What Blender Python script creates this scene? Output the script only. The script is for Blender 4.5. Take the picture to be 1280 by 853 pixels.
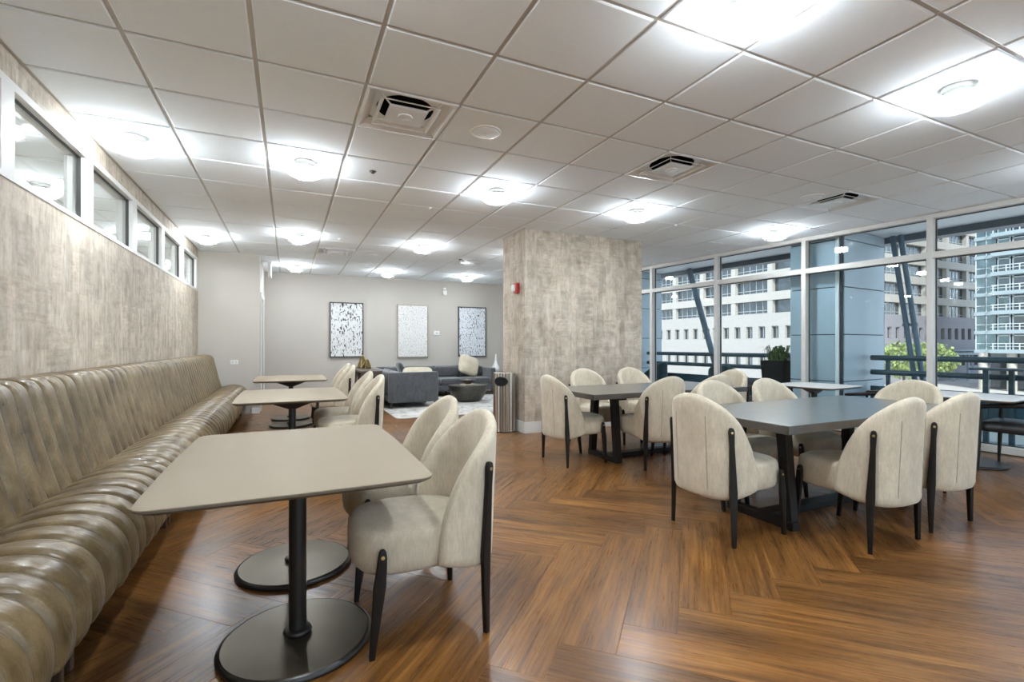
import bpy, bmesh, math, random
from mathutils import Vector, Matrix

for _o in list(bpy.data.objects):
    bpy.data.objects.remove(_o, do_unlink=True)
SC = bpy.context.scene
COL = SC.collection
PI = math.pi
rnd = random.Random(7)

# ------------------------------------------------------------------ camera
EYE = 1.23
FPX, IMW = 602.5, 1280.0
YAW = math.atan((640 - 360.5) / FPX)
cam_d = bpy.data.cameras.new('camera')
cam_d.sensor_fit = 'HORIZONTAL'
cam_d.sensor_width = 36.0
cam_d.lens = 36.0 * FPX / IMW
cam_d.shift_y = (431 - 426.5) / IMW
cam_d.clip_start = 0.05
cam_d.clip_end = 600
cam = bpy.data.objects.new('camera', cam_d)
cam.location = (0, 0, EYE)
cam.rotation_euler = (PI / 2, 0, -YAW)
COL.objects.link(cam)
SC.camera = cam

# ------------------------------------------------------------------ light and view
SC.view_settings.view_transform = 'Standard'
SC.view_settings.look = 'None'
SC.view_settings.gamma = 1.0
SC.view_settings.use_curve_mapping = False
SC.view_settings.exposure = 0.78
SC.cycles.use_denoising = True
SC.cycles.max_bounces = 12
SC.cycles.diffuse_bounces = 8
SC.cycles.glossy_bounces = 4
SC.cycles.transmission_bounces = 6
SC.cycles.transparent_max_bounces = 16
SC.cycles.sample_clamp_indirect = 40.0
SC.cycles.caustics_reflective = False
SC.cycles.caustics_refractive = False

LAMP = 72.0         # radiance of the glowing ceiling lamps
SKY = 6.8
SUN = 2.6

world = bpy.data.worlds.new('world')
SC.world = world
world.use_nodes = True
_n = world.node_tree.nodes
_l = world.node_tree.links
_n.clear()
_out = _n.new('ShaderNodeOutputWorld')
_bg = _n.new('ShaderNodeBackground')
_sky = _n.new('ShaderNodeTexSky')
_sky.sky_type = 'HOSEK_WILKIE'
_sky.turbidity = 3.0
_sky.ground_albedo = 0.35
_sky.sun_direction = Vector((-0.56, -0.60, 0.66)).normalized()
_bg.inputs['Strength'].default_value = SKY
_hs = _n.new('ShaderNodeHueSaturation')
_hs.inputs['Saturation'].default_value = 0.6
_l.new(_sky.outputs[0], _hs.inputs['Color'])
_l.new(_hs.outputs[0], _bg.inputs['Color'])
_l.new(_bg.outputs[0], _out.inputs['Surface'])

sun_d = bpy.data.lights.new('sun', 'SUN')
sun_d.energy = SUN
sun_d.angle = 0.01
sun_d.color = (1.0, 0.96, 0.9)
sun = bpy.data.objects.new('sun', sun_d)
sun.rotation_euler = Vector((0.56, 0.60, -0.66)).to_track_quat('-Z', 'Y').to_euler()
sun.location = (0, 0, 60)
COL.objects.link(sun)

# ------------------------------------------------------------------ materials
def nodemat(name):
    m = bpy.data.materials.new(name)
    m.use_nodes = True
    nt = m.node_tree
    b = nt.nodes['Principled BSDF']
    return m, nt, b

def N(nt, kind, **kw):
    n = nt.nodes.new(kind)
    for k, v in kw.items():
        if k in n.inputs.keys():
            n.inputs[k].default_value = v
        else:
            setattr(n, k, v)
    return n

def ramp(nt, fac, stops):
    r = nt.nodes.new('ShaderNodeValToRGB')
    e = r.color_ramp.elements
    while len(e) < len(stops):
        e.new(0.5)
    for i, (p, c) in enumerate(stops):
        e[i].position = p
        e[i].color = (c[0], c[1], c[2], 1)
    nt.links.new(fac, r.inputs[0])
    return r

def mixc(nt, fac, a, b, mode='MIX'):
    m = nt.nodes.new('ShaderNodeMix')
    m.data_type = 'RGBA'
    m.blend_type = mode
    for sock, v in ((m.inputs[0], fac), (m.inputs[6], a), (m.inputs[7], b)):
        if hasattr(v, 'is_output'):
            nt.links.new(v, sock)
        elif isinstance(v, (int, float)):
            sock.default_value = v
        else:
            sock.default_value = (v[0], v[1], v[2], 1)
    return m.outputs[2]

def coords(nt, kind='Object', scale=(1, 1, 1), rot=(0, 0, 0), jitter=False):
    tc = nt.nodes.new('ShaderNodeTexCoord')
    mp = nt.nodes.new('ShaderNodeMapping')
    mp.inputs['Scale'].default_value = scale
    mp.inputs['Rotation'].default_value = rot
    src = tc.outputs[kind]
    if jitter:
        oi = nt.nodes.new('ShaderNodeObjectInfo')
        ma = N(nt, 'ShaderNodeMath', operation='MULTIPLY')
        ma.inputs[1].default_value = 37.0
        nt.links.new(oi.outputs['Random'], ma.inputs[0])
        cb = nt.nodes.new('ShaderNodeCombineXYZ')
        for i in range(3):
            nt.links.new(ma.outputs[0], cb.inputs[i])
        ad = N(nt, 'ShaderNodeVectorMath', operation='ADD')
        nt.links.new(src, ad.inputs[0])
        nt.links.new(cb.outputs[0], ad.inputs[1])
        src = ad.outputs[0]
    nt.links.new(src, mp.inputs['Vector'])
    return mp.outputs[0]

def bump(nt, b, height, strength=0.2, dist=0.01):
    bp = nt.nodes.new('ShaderNodeBump')
    bp.inputs['Strength'].default_value = strength
    bp.inputs['Distance'].default_value = dist
    nt.links.new(height, bp.inputs['Height'])
    nt.links.new(bp.outputs[0], b.inputs['Normal'])

def plain(name, col, rough=0.6, metal=0.0, vary=0.06, scale=8.0, bmp=0.0, spec=0.5, coat=0.0, coat_rough=0.12):
    m, nt, b = nodemat(name)
    v = coords(nt, 'Object')
    nz = N(nt, 'ShaderNodeTexNoise', Scale=scale, Detail=4.0)
    nt.links.new(v, nz.inputs['Vector'])
    lo = [max(0, c * (1 - vary)) for c in col]
    hi = [min(1, c * (1 + vary)) for c in col]
    r = ramp(nt, nz.outputs[0], [(0.3, lo), (0.7, hi)])
    nt.links.new(r.outputs[0], b.inputs['Base Color'])
    b.inputs['Roughness'].default_value = rough
    b.inputs['Metallic'].default_value = metal
    b.inputs['Specular IOR Level'].default_value = spec
    b.inputs['Coat Weight'].default_value = coat
    b.inputs['Coat Roughness'].default_value = coat_rough
    if bmp:
        n2 = N(nt, 'ShaderNodeTexNoise', Scale=scale * 12, Detail=3.0)
        nt.links.new(v, n2.inputs['Vector'])
        bump(nt, b, n2.outputs[0], bmp, 0.004)
    return m

def glow(name, col, strength):
    m = bpy.data.materials.new(name)
    m.use_nodes = True
    nt = m.node_tree
    nt.nodes.clear()
    o = nt.nodes.new('ShaderNodeOutputMaterial')
    e = N(nt, 'ShaderNodeEmission', Strength=strength)
    e.inputs['Color'].default_value = (*col, 1)
    nt.links.new(e.outputs[0], o.inputs['Surface'])
    return m

def glass(name, ior=1.5, tint=(0.93, 0.97, 0.97), rough=0.0, body=0.0):
    m = bpy.data.materials.new(name)
    m.use_nodes = True
    nt = m.node_tree
    nt.nodes.clear()
    o = nt.nodes.new('ShaderNodeOutputMaterial')
    t = nt.nodes.new('ShaderNodeBsdfTransparent')
    t.inputs['Color'].default_value = (*tint, 1)
    g = nt.nodes.new('ShaderNodeBsdfGlossy')
    g.inputs['Roughness'].default_value = rough
    f = N(nt, 'ShaderNodeFresnel', IOR=ior)
    mx = nt.nodes.new('ShaderNodeMixShader')
    # the far skin of a pane would otherwise reflect totally: reflect at the near skin only
    ge = nt.nodes.new('ShaderNodeNewGeometry')
    inv = N(nt, 'ShaderNodeMath', operation='SUBTRACT')
    inv.inputs[0].default_value = 1.0
    nt.links.new(ge.outputs['Backfacing'], inv.inputs[1])
    mu = N(nt, 'ShaderNodeMath', operation='MULTIPLY')
    nt.links.new(f.outputs[0], mu.inputs[0])
    nt.links.new(inv.outputs[0], mu.inputs[1])
    nt.links.new(mu.outputs[0], mx.inputs[0])
    src = t.outputs[0]
    if body > 0:
        d = nt.nodes.new('ShaderNodeBsdfTranslucent')
        d.inputs['Color'].default_value = (0.95, 0.95, 0.93, 1)
        m2 = nt.nodes.new('ShaderNodeMixShader')
        m2.inputs[0].default_value = body
        nt.links.new(t.outputs[0], m2.inputs[1])
        nt.links.new(d.outputs[0], m2.inputs[2])
        src = m2.outputs[0]
    nt.links.new(src, mx.inputs[1])
    nt.links.new(g.outputs[0], mx.inputs[2])
    nt.links.new(mx.outputs[0], o.inputs['Surface'])
    return m

def wood_floor():
    m, nt, b = nodemat('plank_oak')
    uv = nt.nodes.new('ShaderNodeUVMap')
    uv.uv_map = 'UVMap'
    at = nt.nodes.new('ShaderNodeAttribute')
    at.attribute_name = 'tone'
    def mapped(sx, sy):
        mp = nt.nodes.new('ShaderNodeMapping')
        mp.inputs['Scale'].default_value = (sx, sy, 1)
        nt.links.new(uv.outputs[0], mp.inputs['Vector'])
        return mp.outputs[0]
    n1 = N(nt, 'ShaderNodeTexNoise', Scale=1.0, Detail=6.0, Roughness=0.62, Distortion=0.35)
    nt.links.new(mapped(1.6, 26), n1.inputs['Vector'])
    n2 = N(nt, 'ShaderNodeTexNoise', Scale=1.0, Detail=5.0, Roughness=0.7)
    nt.links.new(mapped(5, 150), n2.inputs['Vector'])
    n3 = N(nt, 'ShaderNodeTexNoise', Scale=1.0, Detail=3.0, Distortion=1.2)
    nt.links.new(mapped(1.1, 6.5), n3.inputs['Vector'])
    wv = N(nt, 'ShaderNodeTexWave', Scale=1.0, Distortion=7.0, Detail=3.0)
    wv.bands_direction = 'Y'
    wv.inputs['Detail Scale'].default_value = 0.7
    nt.links.new(mapped(1.3, 13), wv.inputs['Vector'])
    c1 = ramp(nt, n1.outputs[0], [(0.26, (0.080, 0.034, 0.009)), (0.47, (0.195, 0.088, 0.023)), (0.74, (0.34, 0.168, 0.048))])
    c2 = ramp(nt, n3.outputs[0], [(0.3, (0.55, 0.5, 0.47)), (0.62, (1.12, 1.08, 1.02))])
    c = mixc(nt, 0.75, c1.outputs[0], c2.outputs[0], 'MULTIPLY')
    c3 = ramp(nt, wv.outputs[0], [(0.0, (0.72, 0.68, 0.64)), (0.5, (1.05, 1.03, 1.0))])
    c = mixc(nt, 0.55, c, c3.outputs[0], 'MULTIPLY')
    c4 = ramp(nt, n2.outputs[0], [(0.36, (0.5, 0.46, 0.42)), (0.55, (1.08, 1.06, 1.05))])
    c = mixc(nt, 0.42, c, c4.outputs[0], 'MULTIPLY')
    ct = ramp(nt, at.outputs['Fac'], [(0.0, (0.78, 0.76, 0.76)), (1.0, (1.22, 1.17, 1.12))])
    c = mixc(nt, 1.0, c, ct.outputs[0], 'MULTIPLY')
    nt.links.new(c, b.inputs['Base Color'])
    rr = ramp(nt, n2.outputs[0], [(0.3, (0.36,) * 3), (0.7, (0.24,) * 3)])
    nt.links.new(rr.outputs[0], b.inputs['Roughness'])
    b.inputs['Specular IOR Level'].default_value = 0.5
    b.inputs['Coat Weight'].default_value = 0.12
    b.inputs['Coat Roughness'].default_value = 0.22
    bump(nt, b, n2.outputs[0], 0.25, 0.0015)
    return m

def wallpaper():
    m, nt, b = nodemat('distressed_wallpaper')
    def nz(scale, det=5.0, ro=0.65, dist=0.0):
        n = N(nt, 'ShaderNodeTexNoise', Scale=1.0, Detail=det, Roughness=ro, Distortion=dist)
        nt.links.new(coords(nt, 'Object', scale), n.inputs['Vector'])
        return n.outputs[0]
    vert = nz((22, 22, 3.2), 6, 0.7, 0.3)
    hori = nz((5, 5, 26), 6, 0.7, 0.3)
    tc = nt.nodes.new('ShaderNodeTexCoord')
    sx = nt.nodes.new('ShaderNodeSeparateXYZ')
    nt.links.new(tc.outputs['Object'], sx.inputs[0])
    ad = N(nt, 'ShaderNodeMath', operation='ADD')
    nt.links.new(sx.outputs[0], ad.inputs[0])
    nt.links.new(sx.outputs[1], ad.inputs[1])
    wobble = nz((14, 14, 14), 4)
    def blocks(w, h, off, lo, hi):
        cb = nt.nodes.new('ShaderNodeCombineXYZ')
        wa = N(nt, 'ShaderNodeMath', operation='MULTIPLY_ADD')
        wa.inputs[1].default_value = 0.035
        nt.links.new(wobble, wa.inputs[0])
        nt.links.new(ad.outputs[0], wa.inputs[2])
        nt.links.new(wa.outputs[0], cb.inputs[0])
        nt.links.new(sx.outputs[2], cb.inputs[1])
        bt = nt.nodes.new('ShaderNodeTexBrick')
        bt.offset = off
        bt.squash = 0.7
        bt.squash_frequency = 3
        for k, v in (('Scale', 1.0), ('Mortar Size', 0.0), ('Brick Width', w), ('Row Height', h)):
            bt.inputs[k].default_value = v
        bt.inputs['Color1'].default_value = (lo, lo, lo, 1)
        bt.inputs['Color2'].default_value = (hi, hi, hi, 1)
        nt.links.new(cb.outputs[0], bt.inputs['Vector'])
        return bt.outputs['Color']
    pick = blocks(0.21, 0.27, 0.37, 0.0, 1.0)
    tone_a = blocks(0.12, 0.40, 0.43, 0.80, 1.12)
    tone_b = blocks(0.33, 0.13, 0.29, 0.86, 1.08)
    sw = ramp(nt, pick, [(0.50, (0.05, 0.05, 0.05)), (0.75, (0.85, 0.85, 0.85))])
    strokes0 = mixc(nt, sw.outputs[0], vert, hori)
    mott = nz((10, 10, 8), 8, 0.72, 0.35)
    strokes = mixc(nt, 0.5, strokes0, mott)
    big = nz((1.7, 1.7, 1.3), 3)
    c = ramp(nt, strokes, [(0.32, (0.235, 0.18, 0.13)), (0.41, (0.39, 0.32, 0.25)), (0.50, (0.495, 0.425, 0.345)), (0.61, (0.61, 0.555, 0.475))])
    c2 = mixc(nt, 0.75, c.outputs[0], tone_a, 'MULTIPLY')
    c2 = mixc(nt, 0.6, c2, tone_b, 'MULTIPLY')
    cb = ramp(nt, big, [(0.3, (0.88, 0.86, 0.84)), (0.7, (1.08, 1.08, 1.08))])
    c3 = mixc(nt, 0.9, c2, cb.outputs[0], 'MULTIPLY')
    nt.links.new(c3, b.inputs['Base Color'])
    b.inputs['Roughness'].default_value = 0.62
    b.inputs['Specular IOR Level'].default_value = 0.3
    bump(nt, b, strokes, 0.12, 0.003)
    return m

def leather():
    m, nt, b = nodemat('aged_leather')
    v = coords(nt, 'Object', (1, 1, 1), jitter=True)
    n1 = N(nt, 'ShaderNodeTexNoise', Scale=6.0, Detail=6.0, Roughness=0.65)
    nt.links.new(v, n1.inputs['Vector'])
    n2 = N(nt, 'ShaderNodeTexNoise', Scale=38.0, Detail=5.0, Roughness=0.7, Distortion=1.5)
    nt.links.new(v, n2.inputs['Vector'])
    vo = N(nt, 'ShaderNodeTexVoronoi', Scale=34.0)
    vo.feature = 'DISTANCE_TO_EDGE'
    wob = mixc(nt, 0.06, v, n2.outputs['Color'])
    nt.links.new(wob, vo.inputs['Vector'])
    c = ramp(nt, n1.outputs[0], [(0.3, (0.072, 0.044, 0.017)), (0.52, (0.158, 0.106, 0.045)), (0.75, (0.255, 0.182, 0.088))])
    vein = ramp(nt, vo.outputs[0], [(0.0, (1, 1, 1)), (0.035, (0, 0, 0))])
    fade = ramp(nt, n1.outputs[0], [(0.42, (0, 0, 0)), (0.66, (0.5, 0.5, 0.5))])
    f = mixc(nt, 1.0, vein.outputs[0], fade.outputs[0], 'MULTIPLY')
    c2 = mixc(nt, f, c.outputs[0], (0.42, 0.37, 0.29))
    nt.links.new(c2, b.inputs['Base Color'])
    r = ramp(nt, n1.outputs[0], [(0.3, (0.27,) * 3), (0.7, (0.36,) * 3)])
    nt.links.new(r.outputs[0], b.inputs['Roughness'])
    b.inputs['Specular IOR Level'].default_value = 0.6
    n3 = N(nt, 'ShaderNodeTexNoise', Scale=1.0, Detail=4.0, Distortion=0.6)
    nt.links.new(coords(nt, 'Object', (7, 26, 7), jitter=True), n3.inputs['Vector'])
    bump(nt, b, n3.outputs[0], 0.5, 0.014)
    return m

def fabric(name, lo, hi, sc=1.0, sheen=0.3):
    m, nt, b = nodemat(name)
    def nz(scale, det=4.0):
        n = N(nt, 'ShaderNodeTexNoise', Scale=1.0, Detail=det, Roughness=0.6)
        nt.links.new(coords(nt, 'Object', scale, jitter=True), n.inputs['Vector'])
        return n.outputs[0]
    a = nz((150 * sc, 150 * sc, 22 * sc))
    h = nz((16 * sc, 16 * sc, 150 * sc))
    w = mixc(nt, 0.22, a, h)
    w = mixc(nt, 0.4, w, nz((22, 22, 9), 5))
    big = nz((5, 5, 4), 3)
    c = ramp(nt, w, [(0.33, lo), (0.66, hi)])
    cb = ramp(nt, big, [(0.3, (0.86, 0.85, 0.83)), (0.7, (1.06, 1.06, 1.06))])
    cc = mixc(nt, 0.8, c.outputs[0], cb.outputs[0], 'MULTIPLY')
    nt.links.new(cc, b.inputs['Base Color'])
    b.inputs['Roughness'].default_value = 0.92
    b.inputs['Specular IOR Level'].default_value = 0.2
    b.inputs['Sheen Weight'].default_value = sheen
    bump(nt, b, w, 0.25, 0.003)
    return m

def speckle(name, ground, fleck, size=1.0, cut=0.36):
    m, nt, b = nodemat(name)
    n = N(nt, 'ShaderNodeTexNoise', Scale=1.0, Detail=3.0, Roughness=0.55)
    nt.links.new(coords(nt, 'Object', (42 / size, 42 / size, 17 / size)), n.inputs['Vector'])
    n2 = N(nt, 'ShaderNodeTexNoise', Scale=1.0, Detail=5.0)
    nt.links.new(coords(nt, 'Object', (24, 24, 90)), n2.inputs['Vector'])
    g = ramp(nt, n2.outputs[0], [(0.3, [x * 0.8 for x in ground]), (0.6, ground)])
    f = ramp(nt, n.outputs[0], [(cut, (1, 1, 1)), (cut + 0.05, (0, 0, 0))])
    c = mixc(nt, f.outputs[0], g.outputs[0], fleck)
    nt.links.new(c, b.inputs['Base Color'])
    b.inputs['Roughness'].default_value = 0.7
    bump(nt, b, n.outputs[0], 0.3, 0.006)
    return m

def rug_mat():
    m, nt, b = nodemat('faded_rug')
    n = N(nt, 'ShaderNodeTexNoise', Scale=1.0, Detail=6.0, Roughness=0.7, Distortion=0.8)
    nt.links.new(coords(nt, 'Object', (5, 3, 1)), n.inputs['Vector'])
    c = ramp(nt, n.outputs[0], [(0.34, (0.25, 0.25, 0.25)), (0.46, (0.50, 0.48, 0.45)), (0.6, (0.63, 0.60, 0.56))])
    nt.links.new(c.outputs[0], b.inputs['Base Color'])
    b.inputs['Roughness'].default_value = 0.95
    return m

def stripes_metal():
    m, nt, b = nodemat('brushed_ribbed_metal')
    n = N(nt, 'ShaderNodeTexNoise', Scale=1.0, Detail=3.0)
    nt.links.new(coords(nt, 'Object', (34, 34, 0.3)), n.inputs['Vector'])
    c = ramp(nt, n.outputs[0], [(0.4, (0.30, 0.27, 0.23)), (0.6, (0.80, 0.76, 0.69))])
    nt.links.new(c.outputs[0], b.inputs['Base Color'])
    b.inputs['Metallic'].default_value = 0.9
    b.inputs['Roughness'].default_value = 0.33
    return m

def brick_face(name, col, mortar, scale=1.0):
    m, nt, b = nodemat(name)
    bt = nt.nodes.new('ShaderNodeTexBrick')
    bt.inputs['Color1'].default_value = (*col, 1)
    bt.inputs['Color2'].default_value = (*[c * 0.9 for c in col], 1)
    bt.inputs['Mortar'].default_value = (*mortar, 1)
    bt.inputs['Scale'].default_value = scale
    bt.inputs['Mortar Size'].default_value = 0.02
    tc = nt.nodes.new('ShaderNodeTexCoord')
    sx = nt.nodes.new('ShaderNodeSeparateXYZ')
    nt.links.new(tc.outputs['Object'], sx.inputs[0])
    ad = N(nt, 'ShaderNodeMath', operation='ADD')
    nt.links.new(sx.outputs[0], ad.inputs[0])
    nt.links.new(sx.outputs[1], ad.inputs[1])
    cb = nt.nodes.new('ShaderNodeCombineXYZ')
    nt.links.new(ad.outputs[0], cb.inputs[0])
    nt.links.new(sx.outputs[2], cb.inputs[1])
    nt.links.new(cb.outputs[0], bt.inputs['Vector'])
    nt.links.new(bt.outputs[0], b.inputs['Base Color'])
    b.inputs['Roughness'].default_value = 0.85
    return m

def mirror_glass(name, col, rough=0.06):
    m, nt, b = nodemat(name)
    n = N(nt, 'ShaderNodeTexNoise', Scale=0.35, Detail=2.0, Distortion=1.0)
    nt.links.new(coords(nt, 'Object', (1, 1, 0.6)), n.inputs['Vector'])
    c = ramp(nt, n.outputs[0], [(0.4, [x * 0.45 for x in col]), (0.6, col)])
    nt.links.new(c.outputs[0], b.inputs['Base Color'])
    b.inputs['Roughness'].default_value = rough
    b.inputs['Specular IOR Level'].default_value = 1.0
    return m

MT = {}
MT['plank'] = wood_floor()
MT['paper'] = wallpaper()
MT['leather'] = leather()
MT['fabric'] = fabric('oatmeal_chenille', (0.49, 0.42, 0.315), (0.71, 0.63, 0.50))
MT['seam'] = plain('fabric_seam', (0.36, 0.32, 0.25), 0.9)
MT['white_wall'] = plain('warm_white_paint', (0.495, 0.458, 0.412), 0.75, vary=0.015, scale=2.0)
MT['white_frame'] = plain('white_window_frame', (0.70, 0.69, 0.665), 0.4, vary=0.02)
MT['alu'] = plain('pale_grey_aluminium', (0.60, 0.585, 0.555), 0.42, vary=0.02)
MT['tile'] = plain('ceiling_tile_white', (0.875, 0.92, 0.955), 0.9, vary=0.012, scale=30, bmp=0.04)
MT['grid'] = plain('ceiling_grid_grey', (0.58, 0.57, 0.55), 0.5, vary=0.02)
MT['gasket'] = plain('dark_gasket', (0.05, 0.048, 0.043), 0.5)
MT['lamp'] = glow('lamp_glow', (0.85, 0.935, 1.0), LAMP)
MT['lamp_low'] = glow('lamp_lens_glow', (0.85, 0.935, 1.0), LAMP * 2.2)
MT['lamp_side'] = glow('downlight_glow', (0.85, 0.935, 1.0), 700.0)
MT['dish'] = glass('lamp_dish_glass', 1.35, (0.98, 0.98, 0.98), 0.05, 0.03)
MT['pane'] = glass('clear_pane', 1.5, (0.90, 0.95, 0.96))
MT['pane_int'] = glass('interior_pane', 1.9, (0.93, 0.94, 0.93))
MT['white_plastic'] = plain('white_plastic', (0.78, 0.78, 0.76), 0.4, vary=0.02)
MT['red'] = plain('red_plastic', (0.50, 0.03, 0.02), 0.4)
MT['black_metal'] = plain('black_metal', (0.018, 0.017, 0.016), 0.32, vary=0.1)
MT['base_metal'] = plain('bronze_black_base', (0.115, 0.094, 0.064), 0.36, 0.8, vary=0.08)
MT['taupe'] = plain('taupe_laminate', (0.310, 0.248, 0.175), 0.55, spec=0.22, vary=0.015, scale=3, bmp=0.02)
MT['glare_top'] = plain('glare_laminate', (0.62, 0.60, 0.57), 0.4, vary=0.015, scale=3)  # table laminate lightened: reflected glare is put into its colour
MT['taupe_edge'] = plain('taupe_edge', (0.20, 0.175, 0.14), 0.5, vary=0.03)
MT['leg_wood'] = plain('black_stained_wood', (0.012, 0.0095, 0.008), 0.42, vary=0.15, scale=20, spec=0.3)
MT['brass'] = plain('brass', (0.66, 0.50, 0.24), 0.28, 1.0, vary=0.05)
MT['dark_table'] = plain('dark_stained_oak', (0.045, 0.038, 0.032), 0.30, vary=0.25, scale=5, bmp=0.015, spec=1.0, coat=0.9, coat_rough=0.24)
MT['sofa'] = fabric('charcoal_velvet', (0.050, 0.052, 0.058), (0.105, 0.108, 0.118), 0.7, 0.5)
MT['pillow'] = fabric('cream_silk', (0.50, 0.43, 0.31), (0.70, 0.63, 0.50), 0.5, 0.3)
MT['rug'] = rug_mat()
MT['hammered'] = plain('dark_hammered_metal', (0.10, 0.095, 0.085), 0.35, 0.85, vary=0.25, scale=25, bmp=0.2)
MT['bin'] = stripes_metal()
MT['console'] = plain('walnut_console', (0.085, 0.06, 0.042), 0.45, vary=0.25, scale=6)
MT['art_a'] = speckle('black_fleck_painting', (0.74, 0.74, 0.73), (0.02, 0.02, 0.022), 1.0, 0.39)
MT['art_b'] = speckle('grey_fleck_painting', (0.78, 0.765, 0.74), (0.32, 0.29, 0.26), 0.7, 0.37)
MT['art_c'] = speckle('slate_fleck_painting', (0.70, 0.73, 0.77), (0.07, 0.075, 0.09), 0.85, 0.385)
MT['art_edge'] = plain('champagne_frame', (0.42, 0.36, 0.28), 0.4, 0.4)
MT['steel_blue'] = plain('blue_painted_steel', (0.10, 0.155, 0.21), 0.45, vary=0.06)
MT['rail'] = plain('dark_blue_rail', (0.035, 0.068, 0.090), 0.4, vary=0.08)
MT['pier'] = plain('blue_grey_panel', (0.42, 0.50, 0.57), 0.4, vary=0.03, scale=1.5)
MT['pier_dark'] = plain('panel_joint', (0.03, 0.035, 0.04), 0.6)
MT['soffit'] = plain('grey_soffit', (0.80, 0.81, 0.81), 0.6, vary=0.02)
MT['fascia'] = plain('slate_fascia', (0.13, 0.15, 0.175), 0.5, vary=0.03)
MT['terrace'] = plain('terrace_paver', (0.45, 0.53, 0.60), 0.6, vary=0.08, scale=3)
MT['bld_white'] = plain('white_precast', (0.49, 0.455, 0.415), 0.8, vary=0.03, scale=0.4)
MT['bld_brick'] = brick_face('white_glazed_brick', (0.50, 0.465, 0.435), (0.43, 0.40, 0.375), 1.6)
MT['bld_mauve'] = brick_face('mauve_brick', (0.34, 0.32, 0.345), (0.28, 0.27, 0.29), 1.6)
MT['bld_glass'] = mirror_glass('dark_office_glass', (0.055, 0.07, 0.08))
MT['bld_mull'] = plain('office_mullion', (0.45, 0.47, 0.48), 0.5)
MT['teal_glass'] = mirror_glass('teal_curtain_glass', (0.11, 0.20, 0.215), 0.1)
MT['teal_slab'] = plain('pale_blue_slab', (0.36, 0.42, 0.45), 0.7, vary=0.04, scale=0.5)
MT['teal_rail'] = plain('white_balcony_rail', (0.72, 0.76, 0.78), 0.5)
MT['street'] = plain('pale_street_concrete', (0.66, 0.62, 0.57), 0.9, vary=0.08, scale=0.15)  # pale concrete colour
MT['leaf'] = plain('tree_leaves', (0.30, 0.36, 0.13), 0.7, vary=0.45, scale=1.2)
MT['grassy'] = plain('grass_leaves', (0.10, 0.16, 0.05), 0.6, vary=0.4, scale=20)
MT['bark'] = plain('bark', (0.10, 0.075, 0.055), 0.9, vary=0.2)
MT['teal_seat'] = fabric('dark_teal_outdoor', (0.010, 0.028, 0.033), (0.03, 0.062, 0.07), 0.7, 0.2)
MT['ceramic'] = plain('white_ceramic', (0.80, 0.80, 0.79), 0.25, vary=0.01)
MT['vinyl'] = plain('black_vinyl', (0.02, 0.02, 0.021), 0.38, vary=0.1)
MT['vent'] = plain('vent_white_metal', (0.86, 0.87, 0.88), 0.3, 0.0, vary=0.03, coat=0.5)
MT['duct'] = plain('duct_black', (0.004, 0.004, 0.004), 0.9)
MT['bronze_leg'] = plain('bronze_leg', (0.20, 0.12, 0.08), 0.35, 0.8)
MT['concrete_col'] = plain('beige_concrete', (0.52, 0.48, 0.42), 0.8, vary=0.05)
MT['smoke_glass'] = glass('amber_glass', 1.5, (0.62, 0.55, 0.38))

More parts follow.
